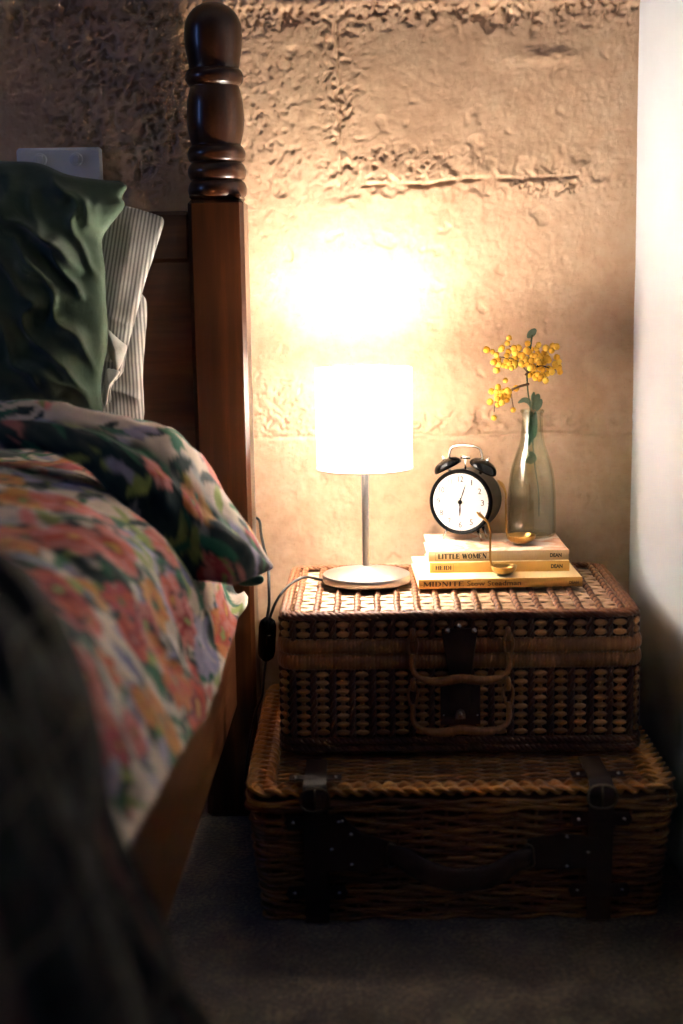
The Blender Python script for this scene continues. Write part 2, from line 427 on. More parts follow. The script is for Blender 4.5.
quad('floor', (XL, YF, 0), (XR+.03, YF, 0), (XR+.03, YB+.03, 0), (XL, YB+.03, 0), M['carpet'])
quad('ceiling', (XL, YF, ZC), (XL, YB+.03, ZC), (XR+.03, YB+.03, ZC), (XR+.03, YF, ZC), M['ceiling'])
w = MB()                                        # right wall, slightly wavy trowelled plaster
ys = np.linspace(YF, YB+.02, 160); zz = np.linspace(0, ZC, 100); Yg, Zg = np.meshgrid(ys, zz, indexing='ij')
w.grid(np.stack([XR+(fbm(Yg*4, Zg*4, 0, 80, 3)-.5)*.004, Yg, Zg], -1), flip=True)
struct(w.build('wall_right', M['plaster']))
quad('wall_front', (XL, YF, 0), (XL, YF, ZC), (XR, YF, ZC), (XR, YF, 0), M['plaster'])
# left wall with the window the daylight comes through
wy0, wy1, wz0, wz1 = .72, 1.17, 1.00, 2.05
w = MB()
for (y0, y1, z0, z1) in ((YF, wy0, 0, ZC), (wy1, YB, 0, ZC), (wy0, wy1, 0, wz0), (wy0, wy1, wz1, ZC)):
    w.box((XL-.06, (y0+y1)/2, (z0+z1)/2), (.12, y1-y0, z1-z0))
struct(w.build('wall_left', M['plaster'], smooth=False))
w = MB()
for y in (wy0+.02, (wy0+wy1)/2, wy1-.02): w.box((XL-.04, y, (wz0+wz1)/2), (.05, .04, wz1-wz0), .004)
for z in (wz0+.02, wz1-.02): w.box((XL-.04, (wy0+wy1)/2, z), (.05, wy1-wy0, .04), .004)
wf = struct(w.build('window_1', M['plastic'], smooth=False))
w = MB(); w.box((XL-.04, (wy0+wy1)/2, (wz0+wz1)/2), (.004, wy1-wy0-.04, wz1-wz0-.04)); w.build('pane', M['pane'], wf, smooth=False)

# ------------------------------------------------------------------ bed
BR = math.radians(-1.75)
bed = thing('bed', 'dark mahogany bed with a turned post, headboard against the rough earthen wall', 'bed', (-.1648, 2.167, 0), (0, 0, BR))
w = MB()
w.box((0, 0, .475), (.0822, .082, .95), .006)
w.box((0, 0, .9535), (.076, .076, .008), .003)
post = w.build('bedpost', M['wood'], bed, ang=35)
def zp(y): return at(217, y, 2.167)[2]
prof = []
k = 1/1422*2.175
for (y, hw) in ((199, 25), (197, 27.5), (191, 29), (184, 27.5), (181.5, 25), (180.5, 24.5), (179, 27), (172, 29), (166, 27), (163.5, 25), (162.5, 24.5), (161, 27), (154.5, 28.6), (149, 27), (146.5, 25),
                (145, 24), (140, 25.3), (128, 27.5), (115, 28), (102, 27.2), (92, 25.2), (87, 24), (86, 25), (83.5, 27), (78, 28.4), (72.5, 27), (70, 25), (69, 24),
                (60, 25.5), (48, 27.4), (36, 28), (25, 27.2), (16, 24), (9, 18.5), (5, 12.5), (2.5, 6), (1.8, 0.01)):
    prof.append((hw*k*.985, zp(y)))
prof[0] = (prof[0][0], .955)
w = MB(); w.lathe(cat_(prof, 4), 64); w.build('turned_finial', M['wood'], post)
w = MB()
w.box((-.80, -.002, .555), (1.52, .030, .62), .003)
hb = w.build('headboard', M['wood_x'], bed, ang=35)
w = MB(); w.box((-.80, -.002, .897), (1.52, .042, .075), .006); w.build('top_rail', M['wood_x'], hb, ang=35)
w = MB(); w.box((-.003, -1.04, .268), (.028, 2.0, .176), .004); w.build('side_rail', M['wood_y'], bed, ang=35)

# ------------------------------------------------------------------ floral duvet
cream = np.array([.66, .56, .47])
PAL = dict(coral=(.60, .095, .05), red=(.33, .018, .022), pink=(.60, .20, .18), rose=(.46, .06, .08), yellow=(.62, .30, .06), orange=(.62, .20, .055),
           lav=(.30, .28, .42), blue=(.17, .18, .33), green=(.03, .17, .085), emerald=(.015, .13, .075), lime=(.26, .33, .09), teal=(.006, .028, .030), grey=(.36, .36, .36))
def paint(U, V, seed, spots=(), dens=1.0, base=cream, fl=1.0):
    """floral print over cloth coordinates in metres -> linear rgb"""
    r = np.random.default_rng(seed)
    Wx = U+(fbm(U*30, V*30, 0, seed)-.5)*.014; Wy = V+(fbm(U*30, V*30, 5, seed+3)-.5)*.014
    col = np.broadcast_to(base, U.shape+(3,)).copy()
    u0, u1, v0, v1 = U.min(), U.max(), V.min(), V.max(); A = (u1-u0)*(v1-v0)
    def put(mask, c): col[:] = col*(1-mask[..., None])+np.asarray(c)*mask[..., None]
    def local(cx, cy, R, ang):
        dx, dy = Wx-cx, Wy-cy; c, s = math.cos(ang), math.sin(ang)
        return dx*c+dy*s, -dx*s+dy*c
    def ellipse(cx, cy, a, b, ang, c, soft=.12):
        x, y = local(cx, cy, a, ang); q = np.hypot(x/a, y/b*(1+.5*np.abs(x/a)))
        put(sstep(1+soft, 1-soft, q), c)
    def flower(cx, cy, R, c1, c2, c3):
        x, y = local(cx, cy, R, 0); th = np.arctan2(y, x)+r.uniform(0, 6.28); n = r.integers(5, 8); rr = np.hypot(x, y)
        put(sstep(1.25, 1.05, rr/(R*(.85+.2*np.abs(np.cos(n*th/2+.7)))))*sstep(.45, .6, fbm(U*60, V*60, 4, seed+9)), PAL['teal'])
        shape = R*(.80+.20*np.abs(np.cos(n*th/2))+.10*(fbm(U*90, V*90, 2, seed+7)-.5))
        put(sstep(1.06, .94, rr/shape), c1)
        streak = fbm(np.cos(th)*3+9, np.sin(th)*3+9, rr*60, seed+11, 3)
        put(sstep(.50, .62, streak)*sstep(1.0, .85, rr/shape), c2)
        put(sstep(.46, .30, rr/R+.25*(streak-.5)), np.asarray(c2)*.75)
        ex = local(cx, cy, R, r.uniform(0, 3.1)); put(sstep(1.1, .8, np.hypot(ex[0]/(.26*R), ex[1]/(.15*R))), c3)
    for _ in range(int(A*420*dens)):
        c = PAL[['grey', 'lav', 'lime', 'teal', 'pink', 'lav'][r.integers(6)]]
        ellipse(r.uniform(u0, u1), r.uniform(v0, v1), r.uniform(.012, .03), r.uniform(.006, .014), r.uniform(0, 3.14), np.asarray(c)*r.uniform(.8, 1.3), .3)
    for _ in range(int(A*900*dens)):
        c = PAL[['green', 'emerald', 'lime', 'teal', 'teal', 'emerald'][r.integers(6)]]
        ellipse(r.uniform(u0, u1), r.uniform(v0, v1), r.uniform(.018, .040), r.uniform(.006, .012), r.uniform(0, 3.14), np.asarray(c)*r.uniform(.7, 1.2))
    for _ in range(int(A*130*dens)):
        c = PAL[['lav', 'blue', 'lav'][r.integers(3)]]
        cx, cy = r.uniform(u0, u1), r.uniform(v0, v1)
        for k in range(4): ellipse(cx+r.normal(0, .010), cy+r.normal(0, .010), .016, .009, r.uniform(0, 3.14), np.asarray(c)*r.uniform(.8, 1.4), .2)
    kinds = [('coral', 'red', 'yellow'), ('pink', 'rose', 'lime'), ('rose', 'red', 'yellow'), ('orange', 'coral', 'lime'), ('yellow', 'orange', 'green'), ('pink', 'coral', 'yellow')]
    for _ in range(int(A*140*dens*fl)):
        k = kinds[r.integers(len(kinds))]
        flower(r.uniform(u0, u1), r.uniform(v0, v1), r.uniform(.022, .042), *[PAL[q] for q in k])
    for (cx, cy, R, a, b, c) in spots: flower(cx, cy, R, PAL[a], PAL[b], PAL[c])
    return np.clip(col, 0, 1)
def pattern_attr(o, col):
    a = o.data.color_attributes.new('pattern', 'FLOAT_COLOR', 'POINT')
    c = np.concatenate([col.reshape(-1, 3), np.ones((col.reshape(-1, 3).shape[0], 1))], 1).astype(np.float32)
    a.data.foreach_set('color', c.ravel())
# lateral profile of the bed side (hem -> over the mattress edge -> top), varies along the bed
Ys = np.arange(1.93, .34, -.004)
hx = np.interp(-Ys, [-2.06, -1.90, -1.73, -1.55, -1.24, -1.06, -.97, -.34], [-.128, -.126, -.138, -.148, -.158, -.167, -.186, -.196])
hz = np.interp(-Ys, [-2.06, -1.90, -1.73, -1.55, -1.24, -1.06, -.34], [.41, .405, .357, .350, .382, .39, .37])
rows = []
NT_ = 240
for i, y in enumerate(Ys):
    dx = hx[i]+.158
    far = 1-.0*y
    pr = np.array([[hx[i], hz[i]], [-.170+dx*.9, .405], [-.192+dx*.8, .465], [-.225+dx*.6, .530], [-.285+dx*.3, .580], [-.38, .606], [-.55, .622], [-.80, .630], [-1.25, .632]])
    q = resample(cat_(pr, 8), NT_)
    rows.append(np.stack([q[:, 0], np.full(NT_, y), q[:, 1]], -1))
P = np.array(rows)
Tn = np.gradient(P, axis=1); Nn = np.stack([Tn[..., 2], 0*Tn[..., 0], -Tn[..., 0]], -1); Nn /= np.linalg.norm(Nn, axis=-1, keepdims=True)+1e-9
L1 = np.concatenate([np.zeros((len(Ys), 1)), np.cumsum(np.linalg.norm(np.diff(P, axis=1), axis=2), axis=1)], 1)
Vv = np.broadcast_to(Ys[:, None], L1.shape)
puff = (fbm(Vv*7, L1*5, 0, 101, 3)-.5)*.040+(fbm(Vv*22, L1*12, 0, 102, 3)-.5)*.012
puff += .006*np.sin(Vv*38+3*fbm(Vv*4, L1*6, 0, 103, 2))*sstep(.30, .06, L1)
puff *= sstep(0, .03, L1)*.75+.25
P = P+Nn*puff[..., None]
w = MB(); w.grid(P)
duvet = w.build('duvet', M['floral'])
tag(duvet, 'floral duvet printed with red and coral blooms, spread over the bed', 'duvet')
def hit(px, py):                                 # cloth coordinate under a picture point, by nearest projected vertex
    c = (P-[0, 0, CAM_H]) @ CR
    qx = 341.5-c[..., 0]/c[..., 2]*1422; qy = 512+c[..., 1]/c[..., 2]*1422
    k = np.argmin((qx-px)**2+(qy-py)**2); return L1.ravel()[k], Vv.ravel()[k]
spots = []
for (px, py, R, a, b, c) in ((25, 500, .035, 'yellow', 'orange', 'lime'), (75, 505, .046, 'pink', 'coral', 'yellow'), (60, 590, .036, 'coral', 'red', 'lime'), (120, 600, .026, 'rose', 'coral', 'green'),
                             (132, 640, .028, 'coral', 'red', 'pink'), (188, 620, .030, 'pink', 'red', 'lime'), (145, 705, .020, 'orange', 'yellow', 'coral'), (98, 745, .018, 'rose', 'red', 'pink'), (15, 545, .03, 'orange', 'yellow', 'coral')):
    u, v = hit(px, py); spots.append((u, v, R, a, b, c))
pattern_attr(duvet, paint(L1, Vv, 11, spots))
sm = duvet.modifiers.new('thickness', 'SOLIDIFY'); sm.thickness = .010; sm.offset = -1
# turned-back end of the duvet: a thick drooping fold
ST = [((-200, 396), (-200, 424), (-200, 449)), ((0, 401), (0, 424), (0, 449)), ((60, 407), (50, 425), (44, 452)), ((105, 414), (90, 431), (80, 465)), ((140, 421), (118, 441), (106, 486)),
      ((170, 431), (142, 449), (128, 507)), ((190, 450), (168, 466), (148, 537)), ((210, 472), (192, 487), (170, 565)), ((230, 503), (215, 512), (196, 579)), ((250, 529), (240, 536), (226, 582)), ((263, 550), (259, 555), (253, 577)), ((273, 565), (273, 567), (271, 570))]
B = [at(*s[0], 1.85 if i < 10 else 1.85-.02*(i-9)) for i, s in enumerate(ST)]
R_ = [at(*s[1], 1.76 if i < 10 else 1.76+.02*(i-9)) for i, s in enumerate(ST)]
L_ = [at(*s[2], 1.70 if i < 10 else 1.70+.05*(i-9)) for i, s in enumerate(ST)]
NS = 150
B, R_, L_ = [resample(cat_(q, 10), NS) for q in (B, R_, L_)]
secs = []
for i in range(NS):
    b, r, l = B[i], R_[i], L_[i]
    sz = np.linalg.norm(b-l)
    out = np.cross(L_[min(i+1, NS-1)]-L_[max(i-1, 0)], b-l); out /= np.linalg.norm(out)+1e-9
    if out[1] > 0: out = -out
    mid1 = (b+r)/2+np.array([0, 0, .12*sz]); mid2 = (r+l)/2+out*.13*sz
    sec = np.array([b+(l-b)*.25+np.array([-.1*sz, .10*sz, -.10*sz]), b+np.array([0, .03*sz, -.02*sz]), mid1*.75+.25*(b+r)/2, r, mid2, l, l+(b-l)*.35-out*.06*sz])
    secs.append(resample(np.vstack([cat_(sec, 10, True), sec[:1]]), 97)[:-1])
F = np.array(secs)
cen = F.mean(1, keepdims=True); Dn = F-cen; Dn /= np.linalg.norm(Dn, axis=2, keepdims=True)+1e-9
ii = np.linspace(0, 1, NS)[:, None]*1.0; jj = np.linspace(0, 1, 96, endpoint=False)[None, :]
F = F+Dn*((fbm(ii*14, jj*9, 0, 111, 3)-.5)*.022*sstep(1, .85, ii))[..., None]
UL = np.concatenate([[0], np.cumsum(np.linalg.norm(np.diff(cen[:, 0], axis=0), axis=1))])
VL = np.concatenate([np.zeros((NS, 1)), np.cumsum(np.linalg.norm(np.diff(F, axis=1), axis=2), axis=1)], 1)
w = MB(); w.grid(F, cv=True); k = w.n
w.f.append(tuple(range(96))[::-1]); w.mi.append(0); w.f.append(tuple((NS-1)*96+i for i in range(96))); w.mi.append(0)
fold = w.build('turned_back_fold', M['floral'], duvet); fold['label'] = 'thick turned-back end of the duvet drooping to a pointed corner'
Uf = np.broadcast_to(UL[:, None], VL.shape)
pf = paint(Uf, VL, 23, (), .7, cream, .55)
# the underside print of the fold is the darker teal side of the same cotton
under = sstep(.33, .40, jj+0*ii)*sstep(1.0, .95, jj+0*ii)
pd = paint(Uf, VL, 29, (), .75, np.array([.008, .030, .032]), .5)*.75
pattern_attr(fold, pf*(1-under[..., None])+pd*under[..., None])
# second corner of cloth peeping out below the fold's tip
w = MB()
cp = [at(232, 574, 1.86), at(246, 577, 1.86), at(258, 576, 1.85), at(264, 579, 1.85), at(261, 584, 1.85), at(250, 586, 1.86), at(238, 584, 1.86)]
ctr = np.mean(cp, 0)
G = np.array([[ctr+(p-ctr)*s+np.array([0, -.006*(1-s*s), 0]) for p in cat_(cp, 5, True)] for s in (0.02, .4, .7, 1)] + [[ctr+(p-ctr)*s+np.array([0, .012, 0]) for p in cat_(cp, 5, True)] for s in (.95, .02)])
w.grid(G, cv=True)
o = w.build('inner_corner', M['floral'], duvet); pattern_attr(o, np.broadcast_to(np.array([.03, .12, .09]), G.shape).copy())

# ------------------------------------------------------------------ dark throw over the foot of the bed
ys2 = np.linspace(0, 1, 150)
edge_px = [(-260, 505), (-120, 528), (-40, 556), (0, 577), (28, 606), (52, 645), (75, 692), (92, 745), (103, 805), (118, 855), (138, 905), (154, 950), (166, 1000), (178, 1060), (186, 1120)]
ed_y = [.98, .98, .98, .985, .985, .985, .98, .975, .97, .965, .96, .955, .95, .945, .94]
E0 = resample(cat_([at(p[0], p[1], y) for p, y in zip(edge_px, ed_y)], 8), 200)
rows = []
for s in ys2:
    yy = E0[:, 1]-s*.62
    dx = .012*np.sin(s*14+E0[:, 2]*9)*sstep(.62, .45, E0[:, 2])
    rows.append(np.stack([E0[:, 0]+dx-.02*s, yy, E0[:, 2]+0*s], -1))
P2 = np.array(rows)
ll = np.linspace(0, 1, 200)[None, :]; sv = ys2[:, None]
Tn = np.gradient(P2, axis=1); Nn = np.stack([Tn[..., 2], 0*Tn[..., 0], -Tn[..., 0]], -1); Nn /= np.linalg.norm(Nn, axis=-1, keepdims=True)+1e-9
Nn *= np.sign((Nn*np.array([1, 0, .5])).sum(-1, keepdims=True))
P2 = P2+Nn*((fbm(sv*9, ll*5, 0, 131, 3)-.5)*.03*sstep(0, .08, sv)+.006)[..., None]
from mathutils.kdtree import KDTree
sub = P[::3, ::3].reshape(-1, 3); Tq = np.gradient(P, axis=1); Nq = np.stack([Tq[..., 2], 0*Tq[..., 0], -Tq[..., 0]], -1); Nq /= np.linalg.norm(Nq, axis=-1, keepdims=True)+1e-9
subn = Nq[::3, ::3].reshape(-1, 3)
kd = KDTree(len(sub))
for i, p in enumerate(sub): kd.insert(p, i)
kd.balance()
Pf = P2.reshape(-1, 3)
for i in range(len(Pf)):
    _, j, dist = kd.find(Pf[i])
    sd = float(np.dot(Pf[i]-sub[j], subn[j]))
    if dist < .12 and sd < .022: Pf[i] += subn[j]*(.022-sd)
P2 = Pf.reshape(P2.shape)
w = MB(); w.grid(P2)
throw = w.build('throw_blanket', M['knit'])
U2 = ll+0*sv; V2 = sv*.62+0*ll; u2 = U2*1.4
c2 = np.zeros(U2.shape+(3,)); c2[:] = (.006, .009, .007)
def band(x, p, w_, o=0): q = np.abs(((x+o)/p) % 1-.5); return sstep(w_, w_*.5, q)
wu = u2+(fbm(U2*20, V2*20, 0, 141, 3)-.5)*.03; wv = V2+(fbm(U2*20, V2*20, 0, 142, 3)-.5)*.03
for mk, cc in ((band(wu, .16, .10), (.010, .020, .014)), (band(wv, .13, .10, .03), (.012, .021, .015)), (band(wu, .16, .03, .05), (.11, .10, .075)), (band(wv, .13, .035, .02), (.11, .10, .075)), (band(wv, .26, .03, .1)*sstep(.5, .6, fbm(U2*16, V2*30, 0, 143, 2)), (.13, .045, .04))):
    c2[:] = c2*(1-mk[..., None])+np.asarray(cc)*mk[..., None]
pattern_attr(throw, c2)
sm = throw.modifiers.new('thickness', 'SOLIDIFY'); sm.thickness = .012; sm.offset = -.9
tag(throw, 'dark green and black woven throw hanging over the foot of the bed', 'blanket')

# ------------------------------------------------------------------ pillows
def pillow(name, top, right, bottom, left, Yf, thick, mat, wr, nu=110, nv=110, uvrot=0, flat=1.0):
    """four picture-plane outlines standing at the depth Yf(px, py); pushed out into a filled cushion"""
    lift = lambda q: np.array([at(p[0], p[1], Yf(*p)) for p in q])
    T = resample(cat_(lift(top), 8), nu); Bm = resample(cat_(lift(bottom), 8), nu)      # left -> right
    Lf = resample(cat_(lift(left), 8), nv); Rt = resample(cat_(lift(right), 8), nv)     # top -> bottom
    u = np.linspace(0, 1, nu)[:, None, None]; v = np.linspace(0, 1, nv)[None, :, None]
    G = (1-v)*T[:, None]+v*Bm[:, None]+(1-u)*Lf[None]+u*Rt[None]-((1-u)*(1-v)*T[0]+u*(1-v)*T[-1]+(1-u)*v*Bm[0]+u*v*Bm[-1])
    e = (np.clip(np.sin(PI*u[..., 0]), 0, 1)*np.clip(np.sin(PI*v[..., 0]), 0, 1))
    h = thick*e**.45
    W = wr(G, u[..., 0]+0*v[..., 0], v[..., 0]+0*u[..., 0])*np.clip(e*6, 0, 1)
    Fr = G.copy(); Fr[..., 1] -= h+W
    Bk = G.copy(); Bk[..., 1] += h*.8*flat+.002*np.clip(e*20, 0, 1)
    w = MB(); w.grid(Fr, flip=True); w.grid(Bk)
    o = w.build(name, mat)
    uvl = o.data.uv_layers.new(name='UVMap')
    ca, sa = math.cos(uvrot), math.sin(uvrot)
    n_ = np.concatenate([np.stack([G[..., 0]*ca+G[..., 2]*sa, -G[..., 0]*sa+G[..., 2]*ca], -1).reshape(-1, 2)]*2)
    li = np.empty(len(o.data.loops), dtype=np.int32); o.data.loops.foreach_get('vertex_index', li)
    uvl.data.foreach_set('uv', n_[li].astype(np.float32).ravel())
    return o
def wr_green(G, u, v):
    x, z = G[..., 0], G[..., 2]
    wx = x+(fbm(x*9, z*9, 0, 201, 3)-.5)*.10; wz = z+(fbm(x*9, z*9, 0, 202, 3)-.5)*.10
    g = sstep(.45, .95, u)                        # creases gather at the right edge
    def ridge(ang, f, sd): q = (wx*math.cos(ang)+wz*math.sin(ang))*f+fbm(x*6, z*6, 0, sd, 2)*1.1; return (1-np.abs(np.sin(q*PI)))**1.6
    mod = sstep(.40, .62, fbm(x*11, z*11, 0, 205, 2))
    r = ridge(.75, 13, 210)*.030*mod*(.35+.65*g)+ridge(.35, 30, 213)*.014*g*sstep(.35, .6, fbm(x*14, z*14, 0, 206, 2))
    r += ridge(2.1, 8, 216)*.016*sstep(.45, .65, fbm(x*7, z*7, 0, 207, 2))*g
    r += (fbm(x*18, z*18, 0, 220, 4)-.5)*.014
    return r
g_top = [(-230, 168), (-120, 158), (0, 161), (38, 163), (66, 174), (95, 179), (120, 181)]
g_right = [(120, 181), (127, 187), (122, 197), (124, 207), (110, 226), (102, 241), (105, 269), (106, 300), (108, 326), (107, 349), (103, 368), (101, 390), (103, 412), (101, 428)]
g_bot = [(-230, 440), (-100, 436), (0, 432), (60, 430), (101, 428)]
g_left = [(-230, 168), (-246, 240), (-250, 320), (-244, 390), (-230, 440)]
yg = lambda px, py: 2.030-.060*(py-160)/270
o = pillow('pillow', g_top, g_right, g_bot, g_left, yg, .058, M['linen'], wr_green, 190, 170, flat=.5)
tag(o, 'rumpled dark green linen pillow propped against the headboard', 'pillow')
def wr_s(G, u, v):
    x, z = G[..., 0], G[..., 2]
    return (fbm(x*14, z*10, 0, 231, 3)-.5)*.020+(1-np.abs(np.sin((x*10+z*16+fbm(x*7, z*7, 0, 233, 2))*PI)))**2*.008*sstep(.35, .7, v)
a_top = [(40, 200), (80, 197), (122, 205), (145, 211), (162, 217)]
a_right = [(162, 217), (164, 223), (158, 243), (152, 262), (146, 280), (139, 306), (131, 335), (126, 355), (123, 372), (112, 386), (112, 402)]
a_bot = [(40, 410), (80, 408), (112, 402)]
a_left = [(40, 200), (36, 300), (40, 410)]
o = pillow('pillow', a_top, a_right, a_bot, a_left, lambda px, py: 2.070-.02*(py-200)/200, .012, M['ticking'], wr_s, 90, 130, math.radians(-10))
tag(o, 'grey and white striped pillowcase jutting out from behind the green pillow, its corner pointed', 'pillow', 'striped pillows')
pil = o
def cloth_patch(name, px, Y, mat, parent, bulge=.010):
    w = MB(); cp = [at(*p, Y) for p in px]; ctr = np.mean(cp, 0); ring = cat_(cp, 5, True)
    G = np.array([[ctr+(p-ctr)*s+np.array([0, -bulge*(1-s*s), 0]) for p in ring] for s in (.02, .35, .7, .92, 1)]+[[ctr+(p-ctr)*s+np.array([0, .006, 0]) for p in ring] for s in (.95, .02)])
    w.grid(G, cv=True); return w.build(name, mat, parent)
q = cloth_patch('folded_lining', [(107, 330), (113, 334), (121, 341), (127, 347), (123, 360), (118, 370), (113, 366), (108, 350)], 2.045, M['lining'], pil); q['label'] = 'plain white lining fold'
q = cloth_patch('folded_lining', [(106, 372), (112, 369), (120, 372), (113, 382), (109, 390), (107, 403), (104, 403)], 2.045, M['lining'], pil); q['label'] = 'plain white lining fold'
b_top = [(60, 300), (100, 292), (138, 290)]
b_right = [(138, 290), (146, 300), (147, 318), (145, 345), (143, 375), (144, 400), (144, 418), (140, 436)]
b_bot = [(60, 440), (100, 438), (140, 436)]
b_left = [(60, 300), (56, 370), (60, 440)]
o = pillow('pillow', b_top, b_right, b_bot, b_left, lambda px, py: 2.112-.02*(py-290)/130, .012, M['ticking'], wr_s, 70, 100, math.radians(2))
tag(o, 'lower striped pillow with rounded upright edge, behind the pointed striped pillowcase', 'pillow', 'striped pillows')

# ------------------------------------------------------------------ double power point on the wall
p0 = at(17, 147.5, 2.235); p1_ = at(100, 146, 2.235)
ox, oz = (p0[0]+p1_[0])/2, p0[2]-.043
ol = thing('power_outlet', 'pale grey double power outlet on the wall above the green pillow', 'power outlet', (ox, 2.246, oz))
w = MB(); w.box((0, -.006, 0), (.130, .012, .084), .004); w.build('face_plate', M['plastic'], ol, ang=40)
for sx in (-.028, .027):
    w = MB(); w.lathe([(.0100, 0), (.0100, .0045), (.0088, .0062), (.001, .0066)], 24, (sx, -.012, .0235), (0, -1, 0))
    w.box((sx, -.0185, .0235), (.010, .004, .014), .0015, rot=np.array(Matrix.Rotation(.15, 3, 'X'))); w.build('rocker_switch', M['plastic'], ol, ang=40)
for cx in (-.030, .026):
    w = MB()
    for (dx, dz, a) in ((-.007, .004, .5), (.007, .004, -.5), (0, -.008, 0)):
        w.box((cx+dx, -.0122, -.012+dz), (.0022, .001, .008), rot=np.array(Matrix.Rotation(a, 3, 'Y')))
    w.build('socket', M['slot'], ol, smooth=False)

# ------------------------------------------------------------------ wicker: shared helpers
def rrect(hw, y0, y1, r, n_corner=8, step=.004):
    """closed rounded rectangle, counter-clockwise from the front left; returns points, outward normals"""
    pts = []
    for (cx, cy, a0) in ((hw-r, y0+r, -PI/2), (hw-r, y1-r, 0), (-hw+r, y1-r, PI/2), (-hw+r, y0+r, PI)):
        for k in range(n_corner+1):
            a = a0+k*PI/2/n_corner; pts.append((cx+r*math.cos(a), cy+r*math.sin(a)))
    P = np.array(pts+pts[:1]); L = np.linalg.norm(np.diff(P, axis=0), axis=1).sum()
    n = int(L/step); Q = resample(P, n+1)[:-1]
    T = np.roll(Q, -1, 0)-np.roll(Q, 1, 0); T /= np.linalg.norm(T, axis=1, keepdims=True)
    return Q, np.stack([T[:, 1], -T[:, 0]], -1), L
def rope(w, path, nrm, R, r, pitch, strands=2, n=6, tone=None, ph=0, closed=False):
    """twisted strands around a 3-D path; nrm = one unit normal per point"""
    P = np.asarray(path, float); Nn = np.asarray(nrm, float)
    T = (np.roll(P, -1, 0)-np.roll(P, 1, 0)) if closed else np.gradient(P, axis=0)
    T /= np.linalg.norm(T, axis=1, keepdims=True)
    Bn = np.cross(T, Nn)
    S = np.concatenate([[0], np.cumsum(np.linalg.norm(np.diff(P, axis=0), axis=1))])
    if closed: pitch = (S[-1])/max(1, round(S[-1]/pitch))
    for k in range(strands):
        a = 2*PI*S/pitch+2*PI*k/strands+ph
        Q = P+R*(np.cos(a)[:, None]*Nn+np.sin(a)[:, None]*Bn)
        w.tube(Q, r, n, closed, up=Nn, tone=random.uniform(.2, .8) if tone is None else tone)
def slab(w, hw, y0, y1, r, z0, z1, taper=1.0, inset=0, **k):
    Q, N, L = rrect(hw-inset, y0+inset, y1-inset, r, 6, .012)
    cy = (y0+y1)/2
    lo = np.stack([Q[:, 0]*taper, cy+(Q[:, 1]-cy)*taper, np.full(len(Q), z0)], -1); hi = np.stack([Q[:, 0], Q[:, 1], np.full(len(Q), z1)], -1)
    w.grid(np.stack([lo, hi]), cv=True); n = len(Q); b = w.n-2*n
    w.f.append(tuple(b+i for i in range(n))[::-1]); w.mi.append(0); w.f.append(tuple(b+n+i for i in range(n))); w.mi.append(0)
def stud(w, p, r=.0035, ax=(0, -1, 0)): w.lathe([(r, 0), (r*.95, r*.3), (r*.7, r*.62), (r*.35, r*.8), (.0001, r*.85)], 14, p, ax)

# ------------------------------------------------------------------ upper wicker case
UH = thing('wicker_case', 'upper woven wicker case with twin wrapped handles, carrying the lamp and books', 'wicker case', (.1675, 1.872, .1885), (0, 0, math.radians(-1.6)), 'stacked wicker cases')
HW, DP, HT = .2425, .328, .1995
RC = .022
def woven_side(w_cane, w_tw, w_core, z0, z1, rows, hw, y0, y1):
    Q, N, L = rrect(hw, y0, y1, RC, 10, .002)
    ncol = int(round(L/.0268)); seg = L/ncol
    S = np.arange(len(Q))*L/len(Q)
    zz = np.linspace(z0-.001, z1+.001, max(14, int((z1-z0)/.0022)))
    pz = (z1-z0)/rows
    off = seg*.40
    for c in range(ncol):
        i = int(((c*seg+off) % L)/L*len(Q)) % len(Q); p, nn = Q[i], N[i]
        path = np.stack([np.full(len(zz), p[0]), np.full(len(zz), p[1]), zz], -1)
        rope(w_tw, path+np.array([nn[0], nn[1], 0])*.0005, np.broadcast_to([nn[0], nn[1], 0], path.shape), .0028, .0030, pz*2, 2, 6, ph=c*.3)
        j = int(((c*seg+off+seg/2) % L)/L*len(Q)) % len(Q); p, nn = Q[j], N[j]
        rot = np.array([[-nn[1], nn[0], 0], [nn[0], nn[1], 0], [0, 0, 1]]).T
        w_core.box((p[0]-nn[0]*.0005, p[1]-nn[1]*.0005, (z0+z1)/2), (.0045, .003, z1-z0), .001, rot=rot, mi=1, tone=.2)
        for r in range(rows):
            zc = z0+(r+.5)*pz
            w_cane.ell((p[0]+nn[0]*.0012, p[1]+nn[1]*.0012, zc+random.uniform(-.0004, .0004)), (seg*.36*random.uniform(.94, 1.05), .0032, pz*.37), 12, 6, rot, tone=random.uniform(.3, .75))
            if r < rows-1: w_cane.ell((p[0]+nn[0]*.0004, p[1]+nn[1]*.0004, zc+pz/2), (seg*.13, .0022, pz*.25), 8, 4, rot, tone=random.uniform(0, .3))
def wrapped_band(w, z, rz, ro, hw, y0, y1, pitch=.0052):
    Q, N, L = rrect(hw, y0, y1, RC+.003, 10, .00085)
    S = np.arange(len(Q))*L/len(Q); n = round(L/pitch)
    rr = 1+.17*np.abs(np.sin(PI*S*n/L))**.6-.02+.02*vnoise(S*300, 0*S, 0, 3)
    tn = .5+.5*(vnoise(np.floor(S*n/L)*.9, 0*S, 0, 8)-.5)*.8
    path = np.stack([Q[:, 0], Q[:, 1], np.full(len(Q), z)], -1)
    w.tube(path, ro*rr, 10, True, flat=rz/ro, tone=tn)
Y0, Y1 = 0.0, DP
w1, w2, w3 = MB(), MB(), MB()
slab(w3, HW, Y0, Y1, RC, .002, .120, 1, .004)
woven_side(w1, w2, w3, .0235, .1165, 8, HW, Y0, Y1)
Q, N, L = rrect(HW+.001, Y0-.001, Y1+.001, RC, 10, .003)
